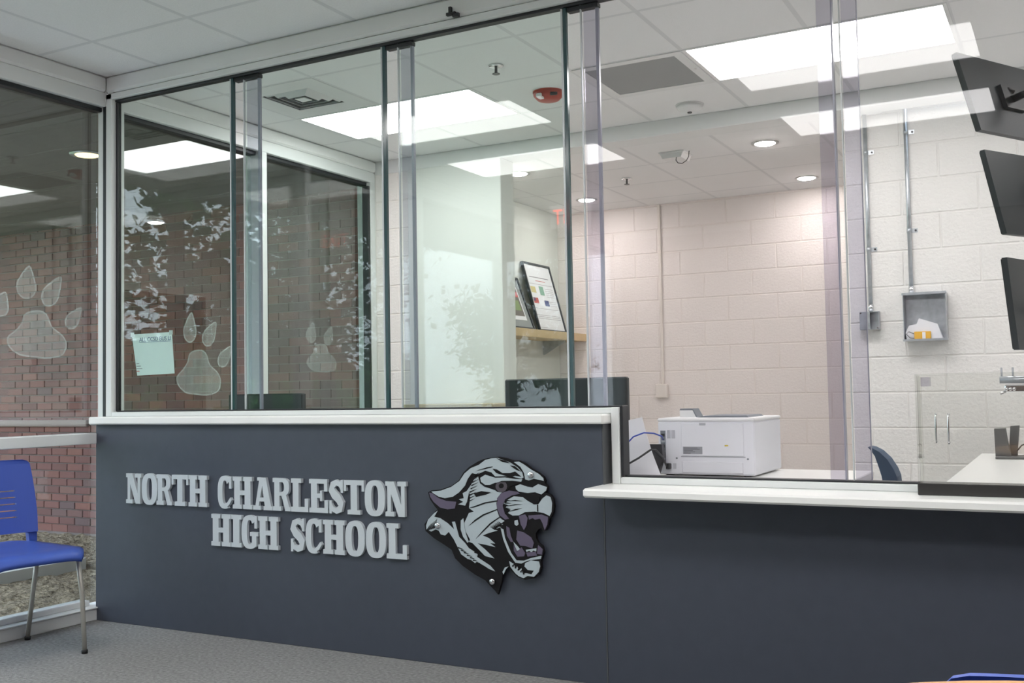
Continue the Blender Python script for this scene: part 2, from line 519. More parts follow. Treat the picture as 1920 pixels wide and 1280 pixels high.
def troffer(x0, x1, y0, y1, z, mat, label, group=None):
    t = thing('ceiling_light', label, 'light', ((x0 + x1) / 2, (y0 + y1) / 2, z), group)
    f = MB()
    b = 0.018
    f.box(x0, x1, y0, y0 + b, z - 0.004, z + 0.03).box(x0, x1, y1 - b, y1, z - 0.004, z + 0.03)
    f.box(x0, x0 + b, y0 + b, y1 - b, z - 0.004, z + 0.03).box(x1 - b, x1, y0 + b, y1 - b, z - 0.004, z + 0.03)
    part('frame', f, 'white_plastic', t)
    part('diffuser', MB().box(x0 + b, x1 - b, y0 + b, y1 - b, z - 0.001, z + 0.01), mat, t)
olab = ['bright rectangular ceiling light panel left of the red alarm', 'bright rectangular ceiling light panel beside the square return grille', 'rectangular ceiling light panel over the far right of the office']
for c, lb in zip(office_cells, olab):
    troffer(*c, H, 'panel_light', lb)
names = ['nearer the counter', 'farther from the counter']
cols = ['by the left window', 'in the middle', 'by the right wall']
for i, (a, b) in enumerate(lobby_cells):
    for j, (c, d) in enumerate(reversed(sorted(lobby_rows))):
        troffer(a, b, c, d, H, 'lobby_light', 'lobby ceiling light panel %s, %s' % (cols[i], names[j]), 'lobby ceiling lights')

# ---- walls ------------------------------------------------------------------
struct('wall_back_lobby', MB().box(-0.12, XR + 0.1, YL - 0.15, YL, -0.1, 3.0), 'lobby_wall', 'brown lobby wall behind the viewer')
struct('wall_right', MB().box(XR, XR + 0.15, 0.0, 5.0, -0.1, 3.0), 'drywall', 'pale right-hand office wall')
struct('wall_right_lobby', MB().box(XR, XR + 0.15, YL, 0.0, -0.1, 3.0), 'lobby_wall', 'brown right-hand lobby wall')
beam = struct('trim_bulkhead', MB().bbox(-0.02, XR, 2.43, 2.60, HB - 0.004, H, 0.003), 'header', 'white ceiling bulkhead across the office')
wl_ = struct('wall_left_back', MB().box(0.20, 0.35, 2.60, 5.0, -0.1, 2.9), 'drywall', 'cream side wall of the back room')
struct('wall_left_end', MB().box(-0.14, 0.0, 2.43, 2.62, -0.1, 2.9), 'drywall')

def block_wall(name, label, x0, x1, yface, xend, ztop, zbase_off, mat, jmat, anchor, depth=0.15, xback=None):
    w = struct(name, MB().box(x0, xend, yface + 0.0036, yface + depth, 0.0, ztop), jmat, label)
    full = mesh('block', MB().bbox(-0.2, 0.2, 0.0, 0.02, -0.0985, 0.0985, 0.004), mat)
    cache = {}
    z, row = zbase_off, 0
    while z < ztop - 0.02:
        zt = min(z + 0.2032, ztop)
        zb = max(z, 0.0)
        x = anchor - (0.2032 if row % 2 else 0.0)
        while x < x1:
            a, b = max(x, x0), min(x + 0.4064, x1)
            if b - a > 0.03 and zt - zb > 0.02:
                if b - a > 0.4 and zt - zb > 0.2:
                    put('block', full, w, ((a + b) / 2, yface, (zb + zt) / 2))
                else:
                    k = (round(b - a, 3), round(zt - zb, 3))
                    if k not in cache:
                        cache[k] = mesh('block', MB().bbox(-k[0] / 2 + 0.003, k[0] / 2 - 0.003, 0.0, 0.02, -k[1] / 2 + 0.0025, k[1] / 2 - 0.0025, 0.004), mat)
                    put('block', cache[k], w, ((a + b) / 2, yface, (zb + zt) / 2))
            x += 0.4064
        row += 1
        z += 0.2032
    return w
block_wall('wall_back', 'painted block wall at the back, warm light tinted into its paint', 0.35, 3.46, YB, 3.6, 2.9, 2.0775 - 11 * 0.2032, 'cmu', 'mortar_paint', 0.08)
block_wall('wall_white', 'white painted block wall with conduits', 3.245, 4.9, 2.64, XR, 2.9, 1.6811 - 9 * 0.2032, 'cmu_white', 'mortar_paint_w', 2.95)
block_wall('wall_partition', 'painted block pier beside the office window', 0.0, 0.30, 2.43, 0.30, 2.70, 1.6811 - 9 * 0.2032, 'cmu', 'mortar_paint', 0.0, 0.17)
part('wall_panel', MB().bbox(0.29, 1.046, 2.415, 2.60, 0.0, HB - 0.004, 0.004), 'drywall', bpy.data.objects['wall_partition'])
wr = struct('wall_right_back', MB().box(3.46, 3.60, 2.79, 3.10, 0, 2.9).box(3.46, 3.60, 4.36, 5.0, 0, 2.9).box(3.46, 3.60, 3.10, 4.36, 2.16, 2.9), 'cmu', 'right side wall of the back room')
dr = struct('door_1', None, None, 'brown wooden door in a brown frame')
part('door_leaf', MB().bbox(3.50, 3.545, 3.18, 4.28, 0.005, 2.09, 0.003), 'brown_door', dr)
fr_ = MB().box(3.44, 3.58, 3.10, 3.175, 0, 2.16).box(3.44, 3.58, 4.285, 4.36, 0, 2.16).box(3.44, 3.58, 3.175, 4.285, 2.095, 2.16)
part('door_frame', fr_, 'brown_frame', dr)
part('door_handle', MB().tube([(3.50, 3.28, 1.0), (3.455, 3.28, 1.0), (3.455, 3.38, 1.0)], 0.009), 'silver', dr)

# ---- left window wall -------------------------------------------------------
def frame_box(p, *a, name='mullion', mat='frame', b=0.003):
    return part(name, MB().bbox(*a, b), mat, p)
w1 = struct('window_1', None, None, 'lobby window wall with white frames')
YV = [-6.9, -5.55, -4.2, -2.85, -1.5, 0.0]
frame_box(w1, -0.12, 0.0, YL, 0.09, 0.0, 0.067, name='window_sill')
frame_box(w1, -0.10, 0.012, YL, 0.0, 0.060, 0.068, name='sill_nosing')
frame_box(w1, -0.12, -0.05, YL, 0.0, 0.067, 0.095, name='glazing_bead')
frame_box(w1, -0.12, 0.0, YL, 0.0, 0.888, 0.942, name='transom')
frame_box(w1, -0.12, 0.0, YL, 0.09, 2.637, 2.712, name='window_head')
frame_box(w1, -0.12, 0.014, YL, 0.05, 2.712, H, name='header_board', mat='header', b=0.012)
frame_box(w1, -0.085, -0.03, YL, 0.055, 2.614, 2.638, name='gasket', mat='gasket')
for y in YV[:-1]:
    frame_box(w1, -0.12, 0.0, y - 0.03, y + 0.03, 0.067, 2.64)
frame_box(w1, -0.062, 0.0, 0.055, 0.11, 0.067, 2.64, name='corner_post')
frame_box(w1, -0.02, 0.004, 0.050, 0.062, 0.10, 2.64, name='gasket', mat='gasket')
frame_box(w1, -0.02, 0.004, 0.078, 0.090, 0.10, 2.64, name='gasket', mat='gasket')
for a, b in zip(YV[:-1], YV[1:]):
    for z0, z1 in ((0.08, 0.895), (0.935, 2.63)):
        part('glass_pane', MB().box(-0.075, -0.067, a + 0.026, 0.056 if b == 0 else b - 0.026, z0, z1), 'winglass', w1)
w2 = struct('window_2', None, None, 'office window wall with white frames')
frame_box(w2, -0.12, 0.0, 0.14, 2.43, 0.0, 0.067, name='window_sill')
frame_box(w2, -0.12, 0.0, 0.14, 2.43, 0.888, 0.942, name='transom')
frame_box(w2, -0.12, 0.0, 0.14, 2.43, 2.637, 2.712, name='window_head')
frame_box(w2, -0.12, 0.014, 0.13, 2.43, 2.712, H, name='header_board', mat='header', b=0.012)
frame_box(w2, -0.085, -0.03, 0.14, 2.37, 2.612, 2.638, name='gasket', mat='gasket')
frame_box(w2, -0.12, 0.0, 1.215, 1.285, 0.067, 2.64)
frame_box(w2, -0.12, 0.0, 2.375, 2.43, 0.067, 2.64)
frame_box(w2, -0.12, 0.0, 0.13, 0.17, 0.067, 2.64)
frame_box(w2, -0.06, -0.006, 2.352, 2.375, 0.10, 2.61, name='gasket', mat='gasket')
frame_box(w2, -0.06, -0.006, 1.285, 1.297, 0.10, 2.61, name='gasket', mat='gasket')
for a, b in ((0.165, 1.22), (1.28, 2.38)):
    for z0, z1 in ((0.08, 0.895), (0.935, 2.63)):
        part('glass_pane', MB().box(-0.075, -0.067, a, b, z0, z1), 'winglass', w2)

# ---- counter wall -----------------------------------------------------------
wc = struct('wall_counter', None, None, 'slate blue laminate counter wall')
part('wall_panel', MB().bbox(-0.008, 2.796, 0.0, 0.14, 0.0, 0.986, 0.002), 'panel', wc)
part('wall_panel', MB().bbox(2.800, XR, 0.0, 0.14, 0.0, 0.722, 0.002), 'panel', wc)
part('panel_edge', MB().box(2.7955, 2.8005, -0.0015, 0.139, 0.0, 0.722), 'panel_end', wc)
part('panel_edge', MB().box(2.796, 2.800, 0.001, 0.139, 0.755, 0.986), 'panel_end', wc)
solo('counter_ledge', MB().bbox(-0.03, 2.812, -0.03, 0.14, 0.986, 1.024, 0.006), 'solid', 'long narrow white ledge on top of the dark lettered counter wall', 'counter')
solo('service_counter', MB().bbox(2.786, XR, -0.171, 0.14, 0.722, 0.755, 0.007), 'solid', 'lower white counter shelf jutting out on the right', 'counter')

# ---- counter glazing --------------------------------------------------------
w3 = struct('window_3', None, None, 'sliding glass screen above the counter')
frame_box(w3, 0.003, 0.045, 0.05, 0.135, 1.024, 2.705, name='jamb')
frame_box(w3, 0.044, 0.060, 0.078, 0.104, 1.05, 2.66, name='gasket', mat='gasket')
frame_box(w3, 0.045, 2.848, 0.05, 0.135, 1.024, 1.047, name='bottom_rail')
frame_box(w3, 0.06, 2.848, 0.07, 0.12, 1.047, 1.0535, name='gasket', mat='gasket')
frame_box(w3, 2.814, 2.847, 0.045, 0.135, 0.755, 1.048, name='jamb')
frame_box(w3, 2.847, 2.859, 0.055, 0.12, 0.782, 1.055, name='gasket', mat='gasket')
frame_box(w3, 2.847, XR, 0.05, 0.135, 0.755, 0.780, name='bottom_rail')
frame_box(w3, 2.855, XR, 0.07, 0.12, 0.780, 0.7865, name='gasket', mat='gasket')
frame_box(w3, 0.003, XR, 0.05, 0.135, 2.672, 2.702, name='head_rail')
frame_box(w3, 0.003, XR, 0.045, 0.13, 2.706, H, name='header_board', mat='header', b=0.012)
frame_box(w3, 0.045, XR, 0.072, 0.112, 2.660, 2.673, name='gasket', mat='gasket')
part('corner_cap', MB().box(-0.10, 0.004, 0.048, 0.125, 2.640, H), 'header', w1)
def pane(x0, x1, z0, mat, yc=0.092):
    part('glass_pane', MB().box(x0, x1, yc - 0.004, yc + 0.004, z0, 2.664), mat, w3)
pane(0.060, 0.842, 1.05, 'glass')
pane(0.918, 1.738, 1.05, 'glass')
pane(1.818, 2.628, 1.05, 'glass')
part('glass_pane', MB().prism([(2.704, 1.05), (2.852, 1.05), (2.852, 0.783), (3.672, 0.783), (3.672, 2.664), (2.704, 2.664)], 0.088, 0.096), 'acrylic', w3)
pane(3.706, 4.62, 0.783, 'acrylic')
pane(4.66, 5.6, 0.783, 'acrylic')
pane(5.64, XR, 0.783, 'acrylic')
def divider(xe, xs, xr, z0):
    part('glass_edge', MB().box(xe - 0.004, xe + 0.010, 0.084, 0.100, z0, 2.664), 'glass_edge', w3)
    part('glass_edge', MB().box(xe - 0.016, xe - 0.008, 0.0872, 0.0968, z0, 2.664), 'bright_edge', w3)
    part('cut_edge', MB().box(xs - 0.003, xs + 0.002, 0.0870, 0.0970, z0, 2.664), 'bright_edge', w3)
    part('cover_strip', MB().box(xs + 0.004, xr - 0.012, 0.106, 0.112, z0, 2.664), 'acrylic_strip', w3)
    part('cut_edge', MB().box(xr - 0.012, xr, 0.100, 0.114, z0, 2.664), 'strip_edge', w3)
    part('clip', MB().bbox(xe + 0.012, xr + 0.004, 0.086, 0.118, 2.642, 2.660, 0.002), 'gasket', w3)
divider(0.844, 0.918, 1.008, 1.05)
divider(1.741, 1.818, 1.888, 1.05)
divider(2.631, 2.704, 2.775, 1.05)
part('cover_strip', MB().box(3.622, 3.676, 0.106, 0.112, 0.783, 2.664), 'acrylic_strip', w3)
part('cut_edge', MB().box(3.676, 3.681, 0.084, 0.112, 0.783, 2.664), 'strip_edge', w3)
part('cut_edge', MB().box(3.702, 3.706, 0.088, 0.096, 0.783, 2.664), 'bright_edge', w3)
part('cover_strip', MB().box(3.708, 3.760, 0.106, 0.112, 0.783, 2.664), 'acrylic_strip', w3)
part('cut_edge', MB().box(3.760, 3.763, 0.104, 0.114, 0.783, 2.664), 'strip_edge', w3)

# ================================================================== sign data
ROW1 = [('N', 0.23, 0.336), ('O', 0.339, 0.444), ('R', 0.44, 0.543), ('T', 0.543, 0.65), ('H', 0.653, 0.772), ('C', 0.84, 0.929), ('H', 0.934, 1.052), ('A', 1.058, 1.173), ('R', 1.175, 1.279), ('L', 1.282, 1.379), ('E', 1.385, 1.489), ('S', 1.493, 1.576), ('T', 1.577, 1.684), ('O', 1.688, 1.794), ('N', 1.796, 1.903)]
ROW2 = [('H', 0.799, 0.92), ('I', 0.923, 0.986), ('G', 0.986, 1.087), ('H', 1.087, 1.206), ('S', 1.275, 1.359), ('C', 1.363, 1.456), ('H', 1.461, 1.579), ('O', 1.582, 1.686), ('O', 1.692, 1.797), ('L', 1.8, 1.903)]
EMB_OUT = [(18, 272), (53, 276), (92, 270), (120, 262), (149, 263), (176, 251), (203, 232), (233, 217), (255, 202), (263, 187), (260, 178), (274, 166), (273, 154), (262, 140), (286, 132), (297, 116), (299, 87), (294, 63), (286, 47), (277, 40), (274, 18), (261, -6), (248, -8), (240, 2), (229, -3), (217, -18), (217, -37), (228, -56), (245, -67), (250, -89), (242, -113), (237, -123), (238, -152), (227, -177), (205, -194), (167, -202), (134, -194), (106, -172), (94, -157), (79, -164), (66, -188), (60, -218), (43, -269), (31, -256), (8, -237), (-14, -217), (-60, -198), (-119, -166), (-154, -138), (-171, -104), (-207, -85), (-255, -62), (-296, -34), (-301, -7), (-278, 21), (-236, 57), (-248, 67), (-272, 97), (-281, 125), (-265, 133), (-221, 138), (-167, 155), (-130, 179), (-110, 209), (-82, 233), (-40, 256), (-11, 267)]
EMB_GREY = [ [(-264,129),(-218,134),(-167,151),(-127,176),(-103,207),(-73,229),(-35,243),(-5,263),(24,270),(52,272),(75,265),(109,255),(142,236),(162,217),(168,197),(158,192),(125,198),(85,200),(40,198),(23,214),(-6,220),(-41,205),(-68,209),(-89,184),(-101,158),(-131,129),(-161,111),(-198,104),(-228,109),(-252,121)],
 [(-29,191),(-6,204),(39,193),(85,195),(130,190),(162,190),(157,180),(119,183),(68,181),(22,164),(-10,163),(-26,174)],
 [(126,257),(148,259),(171,248),(201,229),(236,212),(255,196),(256,186),(241,189),(214,193),(191,186),(175,190),(171,214),(155,238)],
 [(131,162),(152,170),(185,161),(207,159),(232,173),(270,162),(266,149),(245,133),(218,141),(185,137),(146,141),(133,150)],
 [(-53,192),(-39,197),(-31,169),(-10,155),(33,148),(47,137),(73,135),(54,119),(43,92),(46,63),(55,38),(68,28),(79,23),(65,14),(72,9),(47,1),(64,-2),(30,-13),(47,-16),(6,-28),(-23,-39),(6,-48),(34,-68),(11,-68),(35,-82),(-12,-75),(-46,-71),(-12,-94),(29,-127),(-13,-120),(-47,-91),(-70,-72),(-87,-68),(-101,-34),(-107,7),(-85,48),(-62,55),(-84,68),(-78,108),(-82,138),(-93,93),(-102,77),(-135,81),(-111,92),(-132,102),(-108,107),(-113,127),(-94,136),(-71,164)],
 [(-292,-12),(-282,13),(-253,40),(-234,52),(-252,26),(-223,22),(-187,3),(-156,-21),(-166,9),(-152,11),(-144,-15),(-133,-50),(-105,-74),(-88,-93),(-59,-107),(-47,-116),(-50,-126),(-25,-139),(10,-157),(32,-178),(4,-170),(-13,-161),(-48,-146),(-60,-151),(-77,-140),(-95,-136),(-124,-120),(-141,-91),(-158,-62),(-182,-32),(-200,-48),(-221,-44),(-230,-30),(-245,-25),(-267,-35),(-290,-27)],
 [(-124,16),(-112,26),(-104,-24),(-81,-58),(-93,-73),(-114,-49),(-125,-20)],
 [(96,108),(123,122),(162,120),(184,106),(212,93),(231,94),(249,117),(267,130),(285,124),(291,101),(288,67),(279,51),(255,61),(216,66),(172,62),(144,48),(116,46),(95,55),(108,69),(84,74),(93,87),(73,93),(92,99)],
 [(61,-6),(73,-10),(80,-44),(107,-102),(130,-129),(163,-128),(191,-117),(241,-104),(238,-116),(179,-127),(151,-140),(124,-138),(93,-98),(72,-50)],
 [(97,-134),(118,-144),(123,-160),(132,-152),(140,-168),(151,-158),(156,-177),(173,-176),(195,-179),(206,-164),(179,-163),(165,-150),(168,-137),(193,-125),(229,-127),(234,-145),(227,-168),(206,-188),(178,-186),(160,-196),(139,-190),(123,-179),(102,-156)],
 [(66,-178),(77,-160),(94,-154),(82,-166),(70,-188)],
 [(124,26),(138,30),(142,13),(133,6),(124,12)],
 [(172,-85),(219,-77),(218,-89),(205,-86),(197,-93),(187,-88),(175,-93)],
 [(117,-57),(136,-73),(147,-85),(133,-92),(125,-76)] ]
EMB_PURPLE = [ [(-274,124),(-258,122),(-228,103),(-192,93),(-144,91),(-151,64),(-186,59),(-222,65),(-253,87),(-269,107)],
 [(47,112),(67,134),(101,144),(140,140),(150,133),(112,124),(85,109),(72,84),(81,54),(100,33),(82,29),(59,44),(46,73)],
 [(144,46),(172,53),(183,39),(177,9),(166,-9),(152,13)],
 [(186,49),(244,55),(273,47),(269,18),(257,-5),(248,22),(238,39),(216,34),(205,40),(189,33)],
 [(136,-12),(165,-18),(198,-36),(209,-57),(201,-78),(169,-70),(148,-70),(131,-47)],
 [(119,-67),(133,-96),(153,-76),(169,-98),(164,-111),(135,-114),(119,-92)],
 [(174,-96),(216,-90),(221,-105),(180,-111)],
 [(227,-64),(247,-79),(243,-100),(221,-98)],
 [(87,3),(101,-4),(106,-33),(117,-57),(106,-58),(89,-34)],
 [(188,131),(231,122),(224,102),(209,103)] ]
EMB_BLACK = [ [(-24,174),(1,158),(39,173),(107,180),(152,176),(107,160),(94,141),(67,136),(39,144),(-2,155)],
 [(29,229),(49,226),(74,212),(108,213),(131,220),(158,200),(130,203),(113,196),(85,202),(46,212)],
 [(47,271),(86,262),(112,252),(75,256)],
 [(109,243),(131,241),(159,219),(137,226)],
 [(151,135),(185,136),(241,128),(233,100),(212,93),(184,111)],
 [(-60,128),(-25,138),(20,134),(-2,125),(-49,114)],
 [(-85,68),(-61,76),(-9,94),(50,104),(50,100),(-7,89),(-60,71)],
 [(-87,-4),(-56,23),(-18,46),(46,69),(46,65),(-15,41),(-53,18)],
 [(-54,-54),(-22,-20),(13,12),(57,39),(59,36),(16,7),(-19,-24)],
 [(95,103),(129,108),(162,104),(128,104)],
 [(89,82),(128,91),(162,92),(128,87)],
 [(94,60),(128,72),(161,77),(128,67)],
 [(226,93),(231,93),(231,66),(226,66)] ]
EMB_IRIS = [(95, 160), (92, 151), (87, 144), (78, 138), (68, 136), (58, 138), (50, 143), (44, 150), (42, 158), (44, 167), (50, 175), (59, 175), (69, 176), (79, 176), (87, 176), (93, 169)]
EMB_PUPIL = [(80, 162), (79, 158), (76, 155), (73, 153), (68, 152), (64, 152), (60, 154), (58, 158), (57, 161), (58, 165), (61, 168), (64, 171), (69, 172), (73, 171), (77, 169), (79, 166)]
EMB_BOLTS = [(202, 208), (-233, -9), (21, -219)]
EMB_FUR = [ [(-58,196),(-29,213),(-60,201)],
 [(-61,183),(-33,200),(-64,188)],
 [(-65,170),(-36,186),(-68,174)],
 [(-69,157),(-39,173),(-72,161)],
 [(-73,144),(-42,160),(-75,148)],
 [(-77,130),(-45,147),(-79,135)],
 [(-80,117),(-48,134),(-83,122)],
 [(-84,104),(-52,121),(-87,108)],
 [(-88,91),(-55,108),(-90,95)],
 [(37,-10),(13,-2),(34,-14)],
 [(42,-7),(18,1),(39,-11)],
 [(46,-3),(23,4),(43,-8)],
 [(51,0),(28,7),(48,-5)],
 [(56,3),(34,11),(52,-1)],
 [(60,6),(39,14),(57,2)],
 [(65,9),(44,17),(62,5)],
 [(69,12),(49,20),(66,8)],
 [(83,103),(114,104),(84,109)],
 [(83,92),(112,94),(84,98)],
 [(83,81),(109,84),(83,87)],
 [(83,71),(107,74),(83,77)],
 [(83,60),(105,64),(82,66)],
 [(83,49),(102,54),(82,55)],
 [(-139,-96),(-110,-100),(-137,-91)],
 [(-125,-105),(-98,-109),(-123,-100)],
 [(-111,-114),(-85,-117),(-109,-109)],
 [(-97,-124),(-72,-125),(-95,-119)],
 [(-83,-133),(-59,-134),(-81,-128)],
 [(-69,-142),(-47,-142),(-68,-137)],
 [(-55,-151),(-34,-150),(-54,-146)],
 [(-286,-33),(-274,-9),(-290,-31)],
 [(-279,-31),(-266,-3),(-283,-29)],
 [(-271,-28),(-259,2),(-276,-27)],
 [(-264,-26),(-251,8),(-268,-25)],
 [(-256,-23),(-244,13),(-261,-22)],
 [(-249,-21),(-237,19),(-254,-20)],
 [(115,-155),(124,-138),(109,-152)],
 [(127,-161),(135,-145),(121,-159)],
 [(139,-168),(146,-152),(133,-166)],
 [(151,-175),(157,-159),(145,-173)],
 [(164,-182),(167,-166),(157,-180)],
 [(-6,230),(-47,219),(-6,227)],
 [(1,231),(-39,222),(1,228)],
 [(8,233),(-30,224),(8,230)],
 [(15,235),(-22,227),(15,232)],
 [(22,236),(-14,230),(22,233)],
 [(29,238),(-6,232),(29,235)],
 [(-94,-76),(-60,-83),(-92,-71)],
 [(-86,-84),(-52,-91),(-84,-80)],
 [(-78,-93),(-44,-100),(-76,-88)],
 [(-70,-101),(-36,-108),(-68,-97)],
 [(-62,-110),(-28,-117),(-60,-105)] ]

# ================================================================== LETTERING
def ring(cx, cy, ro, ri, a0, a1, n=28, p=2.6):
    """thick arc of a superellipse as a list of quads"""
    def pt(r, t):
        c, s_ = math.cos(t), math.sin(t)
        return (cx + r[0] * math.copysign(abs(c) ** (2 / p), c), cy + r[1] * math.copysign(abs(s_) ** (2 / p), s_))
    out = []
    for k in range(n):
        t0 = a0 + (a1 - a0) * k / n; t1 = a0 + (a1 - a0) * (k + 1) / n
        out.append([pt(ro, t0), pt(ro, t1), pt(ri, t1), pt(ri, t0)])
    return out
def R_(x0, y0, x1, y1): return [(x0, y0), (x1, y0), (x1, y1), (x0, y1)]
def stroke(pts, ws):
    L, Rr = [], []
    for k, (x, y) in enumerate(pts):
        x0, y0 = pts[max(k - 1, 0)]; x1, y1 = pts[min(k + 1, len(pts) - 1)]
        d = math.hypot(x1 - x0, y1 - y0) or 1
        nx, ny = -(y1 - y0) / d, (x1 - x0) / d
        L.append((x + nx * ws[k], y + ny * ws[k] * 0.62)); Rr.append((x - nx * ws[k], y - ny * ws[k] * 0.62))
    return [[L[k], L[k + 1], Rr[k + 1], Rr[k]] for k in range(len(pts) - 1)]
PI = math.pi
GLYPH = {
    'H': [R_(0, .87, .46, 1), R_(0, 0, .46, .13), R_(.54, .87, 1, 1), R_(.54, 0, 1, .13), R_(.08, .1, .38, .9), R_(.62, .1, .92, .9), R_(.36, .43, .64, .57)],
    'I': [R_(0, .87, 1, 1), R_(0, 0, 1, .13), R_(.2, .1, .8, .9)],
    'N': [R_(0, .87, .34, 1), R_(0, 0, .42, .13), R_(.58, .87, 1, 1), R_(.10, .1, .27, .9), R_(.76, 0, .93, .9), [(.08, 1), (.42, 1), (.93, 0), (.63, 0)]],
    'T': [R_(0, .86, 1, 1), R_(0, .68, .11, .87), R_(.89, .68, 1, .87), R_(.34, .1, .66, .9), R_(.18, 0, .82, .13)],
    'L': [R_(.10, .1, .44, .9), R_(0, .87, .60, 1), R_(0, 0, 1, .14), R_(.80, .1, 1, .40)],
    'E': [R_(.10, .1, .42, .9), R_(0, .87, .97, 1), R_(.80, .64, .97, .9), R_(0, 0, 1, .14), R_(.82, .1, 1, .38), R_(.40, .44, .62, .57), R_(.58, .35, .70, .66)],
    'A': [[(.10, .05), (.27, .05), (.54, 1), (.34, 1)], [(.42, 1), (.66, 1), (.95, .05), (.62, .05)], R_(.24, .26, .7, .38), R_(0, 0, .40, .12), R_(.54, 0, 1, .12), R_(.22, .90, .62, 1)],
    'R': [R_(.09, .1, .38, .9), R_(0, .87, .5, 1), R_(0, 0, .47, .13)] + [R_(.36, .87, .52, 1), R_(.36, .46, .52, .57)] + ring(.50, .73, (.42, .27), (.14, .145), -PI / 2, PI / 2, 16) + [[(.44, .52), (.74, .50), (.92, .12), (1.0, .12), (1.0, 0), (.70, 0), (.55, .36)]],
    'O': ring(.5, .5, (.5, .52), (.17, .37), 0, 2 * PI, 40),
    'C': ring(.5, .5, (.5, .52), (.17, .37), .22 * PI, 1.62 * PI, 32) + [R_(.80, .62, .96, 1.0), [(.55, .02), (.80, .10), (.98, .26), (.88, .34), (.70, .20), (.55, .14)]],
    'G': ring(.5, .5, (.5, .52), (.17, .37), .22 * PI, 1.72 * PI, 32) + [R_(.78, .62, .93, 1.0), R_(.52, .38, 1.0, .50), R_(.64, .06, .90, .46)],
    'S': stroke([(.84, .70), (.76, .86), (.50, .92), (.26, .84), (.20, .70), (.34, .57), (.64, .44), (.80, .30), (.76, .15), (.50, .08), (.24, .14), (.14, .30)], [.04, .12, .14, .18, .20, .21, .21, .20, .18, .14, .12, .04]) + [R_(.80, .62, .95, 1.0), R_(.05, 0, .20, .38)],
}
sign = thing('sign_lettering', 'raised silver slab-serif lettering NORTH CHARLESTON HIGH SCHOOL on the dark counter wall', 'sign', (1.07, 0.0, 0.42))
for rowdef, zb in ((ROW1, 0.597), (ROW2, 0.420)):
    for ch, xa, xb in rowdef:
        m = MB()
        curved = 0
        for k, q in enumerate(GLYPH[ch]):
            d = -0.016 if len(GLYPH[ch]) > 9 and len(q) == 4 and k < len(GLYPH[ch]) - 3 and ch in 'OCGS' else -0.0161 - 0.00012 * (k % 9)
            m.prism([(xa + (xb - xa) * x, zb + 0.147 * y) for x, y in q], d, -0.001)
        part('letter', m, 'letter', sign, label='silver letter ' + ch)

# ================================================================== EMBLEM
emb = thing('wall_emblem', 'cut-out snarling panther head emblem in silver and black on the dark counter wall', 'emblem', (2.30, 0.0, 0.31))
def emb_poly(name, poly, y0, y1, mat):
    part(name, MB().prism([(2.30 + x / 1000, 0.58 + z / 1000) for x, z in poly], y0, y1), mat, emb)
emb_poly('back_plate', EMB_OUT, -0.026, -0.012, 'emb_black')
part('standoff', MB().box(2.20, 2.42, -0.012, -0.0005, 0.50, 0.62), 'emb_black', emb)
for p in EMB_GREY: emb_poly('silver_inlay', p, -0.0275, -0.025, 'emb_grey')
for p in EMB_PURPLE: emb_poly('purple_inlay', p, -0.0282, -0.025, 'emb_purple')
for p in EMB_BLACK: emb_poly('black_inlay', p, -0.0289, -0.025, 'emb_black')
emb_poly('iris', EMB_IRIS, -0.0296, -0.025, 'emb_eye')
for p in EMB_FUR: emb_poly('fur_stroke', p, -0.0294, -0.025, 'emb_black')
emb_poly('pupil', EMB_PUPIL, -0.0303, -0.025, 'emb_black')
for x, z in EMB_BOLTS:
    part('bolt', MB().lathe([(0.0125, 0), (0.0125, -0.008), (0.010, -0.011)], (2.30 + x / 1000, -0.026, 0.58 + z / 1000), 14, 'Y'), 'silver', emb, True)

